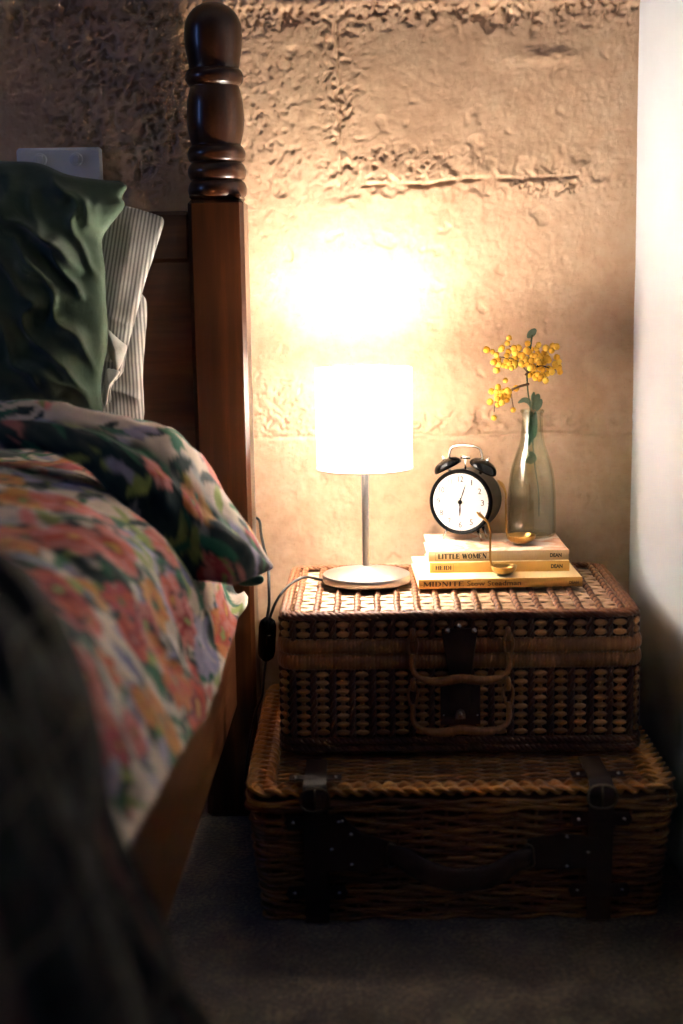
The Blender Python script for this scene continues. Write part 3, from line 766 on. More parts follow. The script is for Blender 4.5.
for (z, R, r) in ((.006, .0030, .0034), (.0165, .0030, .0034)):
    rope(w2, np.stack([Q[:, 0], Q[:, 1], np.full(len(Q), z)], -1), np.concatenate([N, np.zeros((len(N), 1))], 1), R, r, .022, 3, 6, closed=True)
body = w3.build('body', [M['core'], M['twine']], UH)
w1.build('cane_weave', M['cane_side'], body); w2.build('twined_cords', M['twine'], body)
w = MB(); wrapped_band(w, .1285, .0098, .0060, HW+.0005, Y0-.0005, Y1+.0005); w.build('wrapped_rim', M['wrap'], body)
# lid
w1, w2, w3, w4, w5 = MB(), MB(), MB(), MB(), MB()
slab(w3, HW, Y0, Y1, RC, .139, .1885, 1, .004)
lidside = 2
woven_side(w5, w2, w3, .1605, .1865, lidside, HW-.001, Y0+.001, Y1-.001)
PT = .0205                                       # strip pitch on the top
ny = int((DP-.03)/PT)
xi = np.linspace(-HW+.012, HW-.012, 90)
for r in range(ny):
    yc = Y0+.018+r*PT+PT*.3
    zz = .1908+.0006*np.cos(2*PI*(xi/.0268)+r*PI)+rng.normal(0, .0002, len(xi))
    for s in (-.17, .17):
        w1.tube(np.stack([xi, np.full(len(xi), yc+s*PT)+rng.normal(0, .0002, len(xi)), zz], -1), .0041, 8, flat=.36, tone=random.uniform(.55, 1.0))
ncol = 17
for c in range(ncol):
    x = -HW+.020+c*(2*HW-.04)/(ncol-1)
    yy = np.arange(Y0+.010, Y1-.010, .0022); path = np.stack([np.full(len(yy), x)+.0006*np.sin(yy*80+c), yy, np.full(len(yy), .1918)], -1)
    for kk in range(2): rope(w4, path, np.broadcast_to([0, 0, 1.], path.shape), .0026, .0029, PT*1.0, 1, 6, ph=c*.9+kk*PI, tone=(.1, .95)[kk])
Q, N, L = rrect(HW-.002, Y0+.002, Y1-.002, RC, 10, .003)
rope(w4, np.stack([Q[:, 0], Q[:, 1], np.full(len(Q), .1915)], -1), np.concatenate([N, np.zeros((len(N), 1))], 1), .0030, .0030, .026, 3, 6, closed=True)
rope(w4, np.stack([Q[:, 0]-N[:, 0]*.006, Q[:, 1]-N[:, 1]*.006, np.full(len(Q), .1930)], -1), np.concatenate([N, np.zeros((len(N), 1))], 1), .0022, .0024, .022, 3, 6, closed=True)
lid = w3.build('lid', [M['core'], M['twine']], UH)
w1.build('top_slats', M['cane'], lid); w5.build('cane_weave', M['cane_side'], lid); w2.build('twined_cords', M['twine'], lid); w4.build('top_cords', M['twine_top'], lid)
w = MB(); wrapped_band(w, .1500, .0098, .0060, HW+.0005, Y0-.0005, Y1+.0005); w.build('wrapped_rim', M['wrap'], lid)
# handles
def case_handle(zt, zb, xo=.000):
    w = MB()
    K = .0665
    bar = cat_([(xo-K+.002, -.013, zt-.024), (xo-K+.002, -.018, zb+.014), (xo-K+.012, -.024, zb+.003), (xo-.03, -.027, zb-.001), (xo, -.0275, zb+.003), (xo+.03, -.027, zb), (xo+K-.012, -.024, zb+.004), (xo+K-.002, -.018, zb+.015), (xo+K-.002, -.013, zt-.022)], 30)
    S = np.linspace(0, 1, len(bar)); nW = 62
    th = .0036+.0026*sstep(.2, .38, S)*sstep(.8, .62, S)
    w.tube(bar, th*(1+.07*np.abs(np.sin(PI*S*nW))), 10, up=(0, 1, 0), tone=.45+.4*(vnoise(np.floor(S*nW)*.9, 0*S, 0, 5)-.5))
    h = w.build('handle', M['wrap'], UH)
    for s in (-1, 1):
        w = MB(); cx = xo+s*(K-.002)
        lp = cat_([(cx-.0035, -.013, zt-.026), (cx-.0065, -.012, zt-.012), (cx-.0045, -.010, zt-.001), (cx, -.009, zt+.002), (cx+.0045, -.010, zt-.001), (cx+.0065, -.012, zt-.012), (cx+.0035, -.013, zt-.026)], 8)
        w.tube(lp, .0020, 8, up=(0, 1, 0), tone=.5)
        stp = cat_([(cx, -.002, zt-.006), (cx, -.011, zt-.004), (cx, -.0135, zt+.002), (cx, -.010, zt+.007), (cx, -.002, zt+.008)], 6)
        w.tube(stp, .0030, 8, up=(1, 0, 0), flat=1.2, tone=.75)
        w.build('loop', M['wrap'], h)
case_handle(.1655, .108)
case_handle(.096, .037)
# leather tab, studs, clasp
w = MB(); xo = -.001
tab = [(xo-.024, .176), (xo+.024, .176), (xo+.0245, .170), (xo+.020, .142), (xo+.016, .115), (xo+.014, .062), (xo+.009, .052), (xo-.009, .052), (xo-.014, .062), (xo-.016, .115), (xo-.020, .142), (xo-.0245, .170)]
w.poly(tab, -.0095, -.0065); o = w.build('leather_tab', M['leather'], UH, ang=30)
sv_ = o.modifiers.new('soft', 'BEVEL'); sv_.width = .0008; sv_.segments = 2
w2 = MB(); w2.poly([(xo-.026, .098), (xo+.028, .098), (xo+.028, .040), (xo-.026, .040)], -.0062, -.003); w2.build('backing_leather', M['leather'], o, ang=30)
for (dx, z) in ((-.0165, .1725), (-.001, .1785), (.0195, .1725)):
    w2 = MB(); stud(w2, (xo+dx, -.0092, z), .0042); w2.build('stud', M['steel'], o)
for dx in (-.022, .024): w2 = MB(); stud(w2, (xo+dx, -.0062, .0535), .0018); w2.build('rivet', M['steel'], o)
w2 = MB()
pl = [(xo-.0065, .050), (xo+.0075, .050), (xo+.0075, .057), (xo+.0055, .0625), (xo+.0005, .0645), (xo-.0045, .0625), (xo-.0065, .057)]
w2.poly(pl, -.0122, -.0095); w2.lathe([(.0030, 0), (.0030, .0025), (.0015, .0035), (.0001, .0036)], 16, (xo+.0005, -.0122, .0565), (0, -1, 0)); w2.box((xo+.0005, -.0155, .0565), (.0022, .003, .0075), .0008)
w2.build('clasp', M['steel'], UH, ang=40)

# ------------------------------------------------------------------ lower willow hamper
LH = thing('willow_hamper', 'lower large willow hamper with dark leather straps, standing on the carpet', 'hamper', (.1575, 1.742, 0), (0, 0, math.radians(-1.0)), 'stacked wicker cases')
HW2, D2 = .2735, .490
RC2 = .022
w, wd = MB(), MB()
slab(wd, HW2, 0, D2, RC2, .004, .176, .945, .008)
def woven_rows(w, zs, taper, amp=.0028, r=.0031, spacing=.0285):
    for k, z in enumerate(zs):
        f = taper(z)
        Q, N, L = rrect(HW2*f, D2/2-D2/2*f, D2/2+D2/2*f, RC2, 8, .0055)
        S = np.arange(len(Q))*L/len(Q); ns = 2*round(L/spacing/2)
        ph = k*PI+random.uniform(-.25, .25)
        o = amp*np.sin(PI*S*ns/L+ph)
        rr = r*(1+.16*np.sin(2*PI*S*round(L/.19)/L+random.uniform(0, 6))+.10*(vnoise(S*40, 0*S+k, 0, 3)-.5))
        dz = .0017*np.sin(2*PI*S*round(L/.115)/L+random.uniform(0, 6))+.0008*np.sin(PI*S*ns/L+ph+1.2)
        tn = np.clip(.45+.9*(vnoise(S*11+k*7.3, 0*S, 0, 12)-.5)+random.uniform(-.15, .15), 0, 1)
        w.tube(np.stack([Q[:, 0]+N[:, 0]*o, Q[:, 1]+N[:, 1]*o, z+dz], -1), rr, 7, True, tone=tn)
tp = lambda z: .945+.055*z/.17
woven_rows(w, np.arange(.0035, .150, .0064), tp)
Q, N, L = rrect(HW2*tp(0), D2/2-D2/2*tp(0), D2/2+D2/2*tp(0), RC2, 8, .005)
st = MB()
for i in np.linspace(0, len(Q), 2*round(L/.0285/2)+1).astype(int)[:-1]:
    a = Q[i]-N[i]*.001; b = (a-[0, D2/2])/tp(0)*tp(.16)+[0, D2/2]
    w.tube([(a[0], a[1], .002), (b[0], b[1], .155)], .0022, 6, up=(0, 1, 0), tone=.25)
hb_ = wd.build('body', M['willow_dark'], LH); w.build('willow_weave', M['willow'], hb_)
# lid: overhanging woven edge, woven top and plaited border
w, wd = MB(), MB()
woven_rows(w, [.1565, .1625, .168], lambda z: 1.012, .0022, .0030)
slab(wd, HW2+.002, -.002, D2+.002, RC2, .154, .1745, 1, .006)
for r in range(60):                              # woven top
    y = .012+r*(D2-.024)/59
    xi = np.arange(-HW2+.012, HW2-.011, .006)
    w.tube(np.stack([xi, np.full(len(xi), y)+.0006*np.sin(xi*60+r), .1750+.0022*np.sin(PI*xi/.030+r*PI)], -1), .0030, 6, tone=random.uniform(.2, .9))
lid2 = wd.build('lid', M['willow_dark'], LH); w.build('willow_weave', M['willow'], lid2)
w = MB()
Q, N, L = rrect(HW2-.013, .013, D2-.013, .020, 10, .003)
S = np.arange(len(Q))*L/len(Q); nb = round(L/.058)
N3 = np.concatenate([N, np.zeros((len(N), 1))], 1)
for k in range(3):
    a = 2*PI*S*nb/L+k*2*PI/3
    for rstr in range(4):
        side = .0125*np.sin(a)+(rstr-1.5)*.0046*np.cos(a)*.6+(rstr-1.5)*.0030
        up = .1795+.0028*np.sin(2*a)+(rstr-1.5)*.0012*np.cos(a)
        pp = np.stack([Q[:, 0]+N[:, 0]*side, Q[:, 1]+N[:, 1]*side, up], -1)
        tn = np.clip(.6+.7*(vnoise(S*13+k*5+rstr*9, 0*S, 0, 15)-.5), 0, 1)
        w.tube(pp, .0025, 6, True, tone=tn)
w.build('plaited_border', M['honey'], lid2)
# leather straps
def hstrap(name, x, buckle):
    w = MB()
    c = cat_([(x, .090, .192), (x, .040, .1935), (x, .006, .1945), (x, -.0085, .190), (x, -.0145, .178), (x, -.0115, .160), (x, -.007, .10), (x, -.004, .05), (x, -.001, .004)], 8)
    hw = np.interp(np.linspace(0, 1, len(c)), [0, .2, .35, .5, 1], [.014, .014, .0155, .0165, .0155])
    Tn = np.gradient(c, axis=0); nn = np.stack([0*Tn[:, 0], Tn[:, 2], -Tn[:, 1]], -1); nn /= np.linalg.norm(nn, axis=1, keepdims=True)
    secs = np.stack([c+nn*.0016+np.outer(-hw, [1, 0, 0]), c+nn*.0022, c+nn*.0016+np.outer(hw, [1, 0, 0]), c-nn*.0016+np.outer(hw, [1, 0, 0]), c-nn*.0016+np.outer(-hw, [1, 0, 0])], 1)
    w.grid(secs, cv=True)
    s = w.build(name, M['leather'], LH, ang=50)
    w = MB(); bw = .0175
    lp = cat_([(x-bw, -.019, .170), (x-bw, -.018, .184), (x-bw*.5, -.0165, .191), (x+bw*.5, -.0165, .191), (x+bw, -.018, .184), (x+bw, -.019, .170), (x+bw*.5, -.0195, .163), (x-bw*.5, -.0195, .163)], 6, True)
    w.tube(lp, .0016, 8, True, up=(0, 1, 0)); w.tube([(x, -.019, .164), (x, -.0205, .178), (x, -.0185, .192)], .0014, 6, up=(1, 0, 0))
    w.build('buckle', M['dull'], s)
    for (z, hx_) in ((.1445, .036), (.046, .036)):
        w = MB(); yo = -.0105-.0+(.0 if z > .1 else .006)
        w.poly([(x-hx_, z-.009), (x+hx_, z-.009), (x+hx_+.004, z), (x+hx_, z+.009), (x-hx_, z+.009), (x-hx_-.004, z)], yo-.0015, yo+.0012)
        kp = w.build('strap_keeper', M['leather'], s, ang=30)
        w = MB()
        for sg in (-1, 1): w = MB(); stud(w, (x+sg*(hx_-.007), yo-.0014, z), .0030); w.build('stud', M['steel'], kp)
    w = MB()
    w.poly([(x-.034, -.0095), (x+.034, -.0095), (x+.034, .0095), (x-.034, .0095)], -.001, .001, fr=lambda q: (q[0], .020+q[2]*1.0, .1935-q[1]*.8))
    tk = w.build('top_keeper', [M['leather']], s, ang=30)
    w = MB()
    for sg in (-1, 1): w = MB(); stud(w, (x+sg*.026, .018, .1945), .0032, (0, -.35, 1)); w.build('stud', M['steel'], s)
XS1, XS2 = -.188, .177
hstrap('strap', XS1, True); hstrap('strap', XS2, True)
# leather carrying handle with stitched pads
def hx2(px, py): p = at(px, py, 1.735); return p[0]-.1575, p[2]
def pad(pts, studs):
    w = MB(); w.poly([hx2(*p) for p in pts], -.0120, -.0085); o = w.build('handle_pad', M['leather'], LH, ang=30)
    w = MB()
    for s in studs: w = MB(); q = hx2(*s); stud(w, (q[0], -.0118, q[1]), .0032); w.build('stud', M['steel'], o)
    return o
pad([(318, 872), (318, 826), (345, 820), (362, 833), (396, 843), (396, 864), (364, 872), (345, 870)], [(342, 820+1), (351, 834), (332, 849), (352, 864)])
pad([(527, 838), (560, 831), (598, 836), (606, 850), (598, 864), (560, 868), (527, 866)], [(566, 835), (587, 850), (566, 864)])
w = MB()
hc = cat_([(*hx2(388, 853), -.014), (*hx2(402, 853), -.022), (*hx2(425, 864), -.030), (*hx2(455, 871), -.034), (*hx2(490, 867), -.032), (*hx2(512, 857), -.024), (*hx2(532, 853), -.014)], 12)
hc = np.stack([hc[:, 0], hc[:, 2], hc[:, 1]], -1); S = np.linspace(0, 1, len(hc))
w.tube(hc, .0125+.0035*np.sin(S*PI), 14, up=(0, -1, 0), flat=.35); w.build('carry_handle', M['leather'], LH)
for px in (392, 528):
    q = hx2(px, 853); w = MB()
    w.tube(cat_([(q[0]-.004, -.017, q[1]-.015), (q[0]+.005, -.0175, q[1]-.012), (q[0]+.006, -.019, q[1]), (q[0]+.004, -.0175, q[1]+.013), (q[0]-.005, -.017, q[1]+.015), (q[0]-.006, -.016, q[1])], 8, True), .0017, 8, True, up=(0, 1, 0))
    w.build('handle_ring', M['dull'], LH)

# ------------------------------------------------------------------ table lamp
ZT = .3875
LX, LY = .0462, 2.066
lamp = thing('table_lamp', 'lit table lamp with white drum shade and brushed metal stand', 'lamp', (LX, LY, ZT))
w = MB()
w.lathe([(.0001, .0005), (.062, .0005), (.0640, .0015), (.0652, .004), (.0652, .0105), (.0640, .0125), (.050, .0152), (.034, .0182), (.018, .0215), (.008, .0236), (.0065, .0245)], 96)
w.build('base', M['brushed'], lamp, ang=40)
w = MB(); w.lathe([(.0052, .022), (.0052, .200), (.0068, .201), (.0068, .206)], 24)
w.lathe([(.012, .205), (.0125, .207), (.0125, .235), (.010, .240)], 24); w.build('pole', M['brushed'], lamp, ang=40)
SR, SZ0, SZ1 = .0700, .1690, .3160
w = MB(); nsh = 96; a = np.arange(nsh)*2*PI/nsh; zz = np.linspace(SZ0, SZ1, 8)
rr = SR+.0004*np.sin(zz*20)
G = np.stack([np.outer(rr, np.cos(a)), np.outer(rr, np.sin(a)), np.repeat(zz[:, None], nsh, 1)], -1); w.grid(G, cv=True)
sh = w.build('lamp_shade', M['shade'], lamp)
for z in (SZ0+.001, SZ1-.001):
    w = MB(); w.tube(np.stack([(SR+.0004)*np.cos(a), (SR+.0004)*np.sin(a), np.full(nsh, z)], -1), .0011, 6, True)
    w.build('rim_wire', M['hem'], sh)
w = MB()
for k in range(3):
    an = k*2*PI/3+.4; w.tube([(.012*math.cos(an), .012*math.sin(an), .208), ((SR-.001)*math.cos(an), (SR-.001)*math.sin(an), SZ0+.003)], .0011, 6, up=(0, 0, 1))
w.build('spider', M['brushed'], sh)
w = MB(); w.lathe([(.010, .232), (.012, .238), (.022, .247), (.029, .258), (.031, .270), (.029, .282), (.022, .293), (.011, .299), (.0001, .3005)], 32)
w.build('light_bulb', M['bulb'], lamp)
# cord: from the base over the case's corner, through an inline switch and up behind the bedpost
def lc(px, py, Y): return at(px, py, Y)-np.array([LX, LY, ZT])
w = MB()
cc = cat_([np.array([-.058, -.014, .0055]), lc(322, 580, 2.06), lc(306, 577, 2.03), lc(292, 583, 2.01), lc(281, 594, 1.99), lc(274, 606, 1.985), lc(270, 618, 1.985)], 12)
w.tube(cc, .0020, 8)
cc = cat_([lc(267, 619, 1.985), lc(269, 605, 1.99), lc(269, 585, 2.0), lc(268, 565, 2.03), lc(264, 548, 2.10), lc(261, 533, 2.18), lc(259, 520, 2.225), lc(250, 516, 2.236)], 12)
w.tube(cc, .0022, 8)
cord = w.build('power_cord', M['black_soft'], lamp)
w = MB(); t0, t1 = lc(268, 617, 1.985), lc(266, 661, 1.98)
cs = np.linspace(0, 1, 14)[:, None]; ln = t0+(t1-t0)*cs
w.tube(ln, np.interp(cs[:, 0], [0, .08, .2, .8, .92, 1], [.004, .0105, .0128, .0128, .0105, .004]), 20, up=(0, 1, 0), flat=.62); w.box(lc(269, 640, 1.968), (.008, .006, .014), .0015)
w.build('inline_switch', M['black'], cord, ang=45)
w = MB(); w.tube(cat_([lc(266, 660, 1.98), lc(264, 675, 1.975), lc(262, 695, 1.98), lc(255, 715, 1.99), lc(247, 760, 2.0), lc(246, 800, 2.01)], 10), .0020, 8); w.build('lower_cord', M['black_soft'], cord)

# ------------------------------------------------------------------ lettering helpers
GL = {
 'M': ([((.10, 0), (.12, 1), .06), ((.90, 0), (.88, 1), .15), ((.14, 1), (.50, .08), .14), ((.50, .08), (.86, 1), .06)], [(.10, 0), (.90, 0), (.12, 1), (.88, 1)], 1.0),
 'I': ([((.15, 0), (.15, 1), .15)], [(.15, 0), (.15, 1)], .30),
 'D': ([((.15, 0), (.15, 1), .15), ((.15, .97), (.45, .97), .06), ((.45, .97), (.66, .80), .10), ((.66, .80), (.72, .5), .15), ((.72, .5), (.66, .2), .15), ((.66, .2), (.45, .03), .10), ((.45, .03), (.15, .03), .06)], [(.12, 0), (.12, 1)], .82),
 'N': ([((.12, 0), (.12, 1), .06), ((.14, 1), (.70, 0), .15), ((.72, 0), (.72, 1), .06)], [(.12, 0), (.12, 1), (.72, 1)], .84),
 'T': ([((.36, 0), (.36, 1), .15), ((.04, .97), (.68, .97), .06), ((.05, 1), (.05, .76), .05), ((.67, 1), (.67, .76), .05)], [(.36, 0)], .72),
 'E': ([((.14, 0), (.14, 1), .15), ((.14, .97), (.60, .97), .06), ((.14, .52), (.48, .52), .06), ((.14, .03), (.62, .03), .06), ((.60, 1), (.60, .78), .05), ((.62, 0), (.62, .24), .05), ((.48, .42), (.48, .62), .05)], [(.12, 0), (.12, 1)], .68),
 'L': ([((.14, 0), (.14, 1), .15), ((.14, .03), (.58, .03), .06), ((.58, 0), (.58, .26), .05)], [(.14, 0), (.14, 1)], .63),
 'H': ([((.14, 0), (.14, 1), .15), ((.68, 0), (.68, 1), .15), ((.14, .52), (.68, .52), .06)], [(.14, 0), (.14, 1), (.68, 0), (.68, 1)], .82),
 'W': ([((.08, 1), (.32, 0), .15), ((.32, 0), (.52, .95), .06), ((.50, 1), (.74, 0), .15), ((.74, 0), (.96, 1), .06)], [(.08, 1), (.96, 1)], 1.04),
 'O': ([((.40, 1.0), (.18, .85), .08), ((.18, .85), (.09, .5), .15), ((.09, .5), (.18, .15), .15), ((.18, .15), (.40, 0), .08), ((.40, 0), (.62, .15), .08), ((.62, .15), (.71, .5), .15), ((.71, .5), (.62, .85), .15), ((.62, .85), (.40, 1), .08)], [], .80),
 'A': ([((.05, 0), (.40, 1), .06), ((.38, 1), (.74, 0), .15), ((.18, .32), (.60, .32), .06)], [(.05, 0), (.74, 0)], .80),
}
def serif_text(w, s, x0, z0, h, width, y, bold=1.0):
    tot = sum(GL[c][2]+.10 if c != ' ' else .45 for c in s)-.10; k = width/tot; x = x0
    def quad_(a, b, wd):
        a, b = np.array(a), np.array(b); dd = b-a; L = np.hypot(*dd); n = np.array([-dd[1], dd[0]])/L*wd*bold/2
        q = [a-n, b-n, b+n, a+n]
        w.add([(x+p[0]*k, y, z0+p[1]*h) for p in q], [(0, 1, 2, 3)])
    for c in s:
        if c == ' ': x += .45*k; continue
        st_, sf, adv = GL[c]
        for a, b, wd in st_: quad_(a, b, wd)
        for (sx, sz) in sf: quad_((sx-.14, abs(sz-.025)), (sx+.14, abs(sz-.025)), .05)
        x += (adv+.10)*k
def font_text(w, s, x0, z0, h, width, y, bold=0.0, frame=None, ext=0):
    cu = bpy.data.curves.new('lettering', 'FONT'); cu.body = s; cu.size = 1; cu.offset = bold; cu.resolution_u = 4
    ob = bpy.data.objects.new('lettering', cu); C.objects.link(ob)
    dg = bpy.context.evaluated_depsgraph_get(); me = ob.evaluated_get(dg).to_mesh()
    V = np.array([v.co[:] for v in me.vertices]); F_ = [tuple(p.vertices) for p in me.polygons]
    ob.evaluated_get(dg).to_mesh_clear(); bpy.data.objects.remove(ob); bpy.data.curves.remove(cu)
    mn, mx_ = V.min(0), V.max(0); kx = width/(mx_[0]-mn[0]); kz = h/(.70 if frame is None else mx_[1]-mn[1])
    bz = 0 if frame is None else mn[1]
    w.add(np.stack([x0+(V[:, 0]-mn[0])*kx, np.full(len(V), y), z0+(V[:, 1]-bz)*kz], -1), F_)

# ------------------------------------------------------------------ books
def book(label, loc, rz, W, D, T, spine, cover, grp='books under the clock'):
    """spine faces the viewer (local -y)"""
    b = thing('book', label, 'book', loc, (0, 0, rz), grp)
    ct = .0022
    w = MB()
    w.box((0, D/2, ct/2), (W, D, ct), .0006, mi=0); w.box((0, D/2, T-ct/2), (W, D, ct), .0006, mi=0)
    w.build('cover', cover, b, ang=30)
    w = MB(); n = 9; prof_ = [(-.0016*math.sin(PI*i/(n-1))-.0002, T*i/(n-1)) for i in range(n)]
    G = np.array([[(x, p[0], p[1]) for p in prof_] for x in np.linspace(-W/2, W/2, 4)]); G2 = np.array([[(x, .0022, p[1]) for p in prof_] for x in np.linspace(-W/2, W/2, 4)])
    w.grid(G); w.grid(G2, flip=True)
    for gx in (0, -1):
        k = w.n; w.add(np.concatenate([G[gx], G2[gx][::-1]]), [tuple(range(2*n))])
    sp = w.build('spine', spine, b, ang=50)
    w = MB(); w.box((0, D/2, T/2), (W-.006, D-.004, T-2*ct+.0002), 0); w.build('page_block', M['paper'], b, smooth=False)
    return b, sp
b1, s1 = book('ochre book lettered MIDNITE, widest and bottom of the three stacked books', (.2385, 2.008, ZT), math.radians(.3), .2365, .178, .0135, M['spine_gold'], M['cover_gold'])
w = MB(); serif_text(w, 'MIDNITE', -.1115, .0038, .0068, .058, -.00235, 1.35); w.build('title_lettering', M['ink_brown'], s1, smooth=False)
w = MB(); font_text(w, 'Stow Steadman', -.0485, .0038, .0068, .078, -.00225, .012); w.build('author_lettering', M['ink_brown'], s1, smooth=False)
w = MB(); font_text(w, 'DEAN', .099, .0042, .0042, .0135, -.00225, .03); w.build('publisher_lettering', M['ink_brown'], s1, smooth=False)
b2, s2 = book('yellow book lettered HEIDI, middle of the stack', (.2425, 2.054, ZT+.0136), math.radians(-.6), .2055, .140, .0152, M['spine_ochre'], M['cover_gold'])
w = MB(); serif_text(w, 'HEIDI', -.0945, .0046, .0064, .0235, -.0024, 1.7); w.build('title_lettering', M['ink'], s2, smooth=False)
def frame_(w, x0, x1, z0, z1, y, t=.00035):
    for (a, b, c, e) in ((x0, x1, z0, z0+t), (x0, x1, z1-t, z1), (x0, x0+t, z0, z1), (x1-t, x1, z0, z1)): w.add([(a, y, c), (b, y, c), (b, y, e), (a, y, e)], [(0, 1, 2, 3)])
w = MB(); frame_(w, -.0985, -.0680, .0022, .0130, -.0022); w.build('title_frame', M['ink_frame'], s2, smooth=False)
w = MB(); font_text(w, 'DEAN', .0755, .0052, .0054, .0170, -.0023, .04); w.build('publisher_lettering', M['ink'], s2, smooth=False)
b3, s3 = book('cream book lettered LITTLE WOMEN with pictorial cover, top of the stack', (.2422, 2.062, ZT+.0289), math.radians(-.8), .2070, .148, .0150, M['spine_cream'], M['cover_pic'])
w = MB(); serif_text(w, 'LITTLE WOMEN', -.0895, .0042, .0074, .0715, -.0024, 1.9); w.build('title_lettering', M['ink'], s3, smooth=False)
w = MB(); frame_(w, -.0940, -.0135, .0022, .0130, -.0022); w.build('title_frame', M['ink_frame'], s3, smooth=False)
w = MB(); font_text(w, 'DEAN', .0755, .0050, .0054, .0170, -.0023, .04); w.build('publisher_lettering', M['ink'], s3, smooth=False)
ZB = ZT+.0439

# ------------------------------------------------------------------ alarm clock
pc = at(460, 502.5, 2.135)
CRd = .0500
cz = pc[2]-ZB
clock = thing('alarm_clock', 'black twin-bell alarm clock with white dial on the top book', 'alarm clock', (pc[0], 2.137, ZB), (0, 0, math.radians(-23)))
clock.rotation_euler = (math.radians(-2), 0, math.radians(-23))
A_ = (0, -1, 0)
w = MB()
w.lathe([(.0440, .001), (.0460, -.0015), (.0475, -.002), (.0495, -.0005), (.0505, .003), (.0500, .007), (.0488, .009), (.0482, .012), (.0482, .056), (.0470, .062), (.042, .0655), (.0001, .066)], 96, (0, 0, cz), (0, 1, 0), cap=False)
w.build('case', M['black_case'], clock, ang=50)
w = MB(); w.lathe([(.0001, 0), (.0452, 0)], 96, (0, .0010, cz), A_, cap=False); dial = w.build('dial', M['dial'], clock)
w = MB()
for h in range(1, 13):
    an = PI/2-h*PI/6; s = str(h); wd = .0050 if len(s) == 1 else .0085
    if s == '1': wd = .0018
    if s == '11': wd = .0060
    font_text(w, s, math.cos(an)*.0350-wd/2, cz+math.sin(an)*.0350-.0042, .0088, wd, .0004, .006, frame=1)
for k in range(60):
    an = k*PI/30; r0, r1 = .0424, (.0440 if k % 5 else .0445); hw = .00012 if k % 5 else .00035
    c, s = math.cos(an), math.sin(an)
    w.add([(r0*c+hw*s, .0004, cz+r0*s-hw*c), (r1*c+hw*s, .0004, cz+r1*s-hw*c), (r1*c-hw*s, .0004, cz+r1*s+hw*c), (r0*c-hw*s, .0004, cz+r0*s+hw*c)], [(0, 1, 2, 3)])
w.build('numerals', M['ink'], dial, smooth=False)
def hand(name, an, L, wd, y):
    w = MB(); c, s = math.cos(an), math.sin(an)
    pts = [(-.007, -wd*.35), (0, -wd*.45), (L*.55, -wd), (L*.86, -wd*.55), (L, 0), (L*.86, wd*.55), (L*.55, wd), (0, wd*.45), (-.007, wd*.35)]
    w.poly([(p[0]*c-p[1]*s, cz+p[0]*s+p[1]*c) for p in pts], y-.0003, y+.0003); return w.build(name, M['black_soft'], clock, smooth=False)
hand('hour_hand', math.radians(-91.5), .0225, .0014, -.0010)
hand('minute_hand', math.radians(90-17.5), .0290, .0010, -.0018)
w = MB(); w.lathe([(.0035, 0), (.0035, .002), (.0022, .003), (.0001, .0032)], 20, (0, -.0005, cz), A_); w.build('hub', M['black'], clock)
for s in (-1, 1):
    an = math.radians(90-s*29); cx, c2_ = math.cos(an), math.sin(an); ax = Vector((cx, 0, c2_)).normalized()
    base = np.array([cx*.0500, .024, cz+c2_*.0500]); tip = base+np.array(ax)*.0125
    w = MB(); w.tube([base-np.array(ax)*.004, tip], .0028, 10, up=(0, 1, 0)); bp = w.build('bell_post', M['steel'], clock)
    w = MB(); R = .0222
    pr = [(R*.985, 0), (R*1.03, .0012), (R*1.02, .003), (R*.97, .006), (R*.82, .0100), (R*.58, .0128), (R*.28, .0143), (.0001, .0148)]
    w.lathe(pr, 40, base+np.array(ax)*.006, ax, cap=False); w.lathe([(R*.985, 0), (R*.9, .005), (R*.6, .011), (.0001, .013)], 40, base+np.array(ax)*.006, ax, cap=False)
    bl = w.build('bell', M['black'], clock)
    w = MB(); w.lathe([(.0026, 0), (.0026, .003), (.0012, .0045), (.0012, .007), (.0001, .0075)], 14, base+np.array(ax)*.0205, ax); w.build('bell_nut', M['steel'], bl)
w = MB()
hb0 = [np.array([math.cos(math.radians(90-s*29))*.0685, .024, cz+math.sin(math.radians(90-s*29))*.0685]) for s in (-1, 1)]
w.tube(cat_([hb0[0]+[.006, 0, .001], hb0[0]+[.0075, 0, .012], hb0[0]+[.0115, 0, .021], (-.009, .024, hb0[0][2]+.0245), (.009, .024, hb0[0][2]+.0245), hb0[1]+[-.0115, 0, .021], hb0[1]+[-.0075, 0, .012], hb0[1]+[-.006, 0, .001]], 10), .0020, 10, up=(0, 1, 0), flat=1.5)
w.build('carry_handle', M['steel'], clock)
w = MB(); w.tube([(0, .024, cz+.046), (0, .024, cz+.066)], .0014, 8, up=(0, 1, 0)); w.tube([(-.0075, .024, cz+.0665), (.0075, .024, cz+.0665)], .0028, 10, up=(0, 1, 0)); w.build('hammer', M['steel'], clock)
for s in (-1, 1):
    for yy in (.012, .040):
        an = math.radians(-90+s*30); a = np.array([math.cos(an)*.0485, yy, cz+math.sin(an)*.0485]); b = np.array([math.cos(an)*.062, yy, .0012])
        if yy > .03 and s < 0: continue
        w = MB(); w.tube([a-(b-a)*.1, a+(b-a)*.7, b], [.0030, .0024, .0012], 10, up=(0, 1, 0)); w.build('foot', M['steel'], clock)
w = MB(); w.lathe([(.004, 0), (.004, .009), (.003, .010), (.0001, .0102)], 16, (.015, .065, cz+.005), (0, 1, 0)); w.lathe([(.004, 0), (.004, .009), (.003, .010), (.0001, .0102)], 16, (-.015, .065, cz-.012), (0, 1, 0)); w.build('winding_keys', M['steel'], clock)

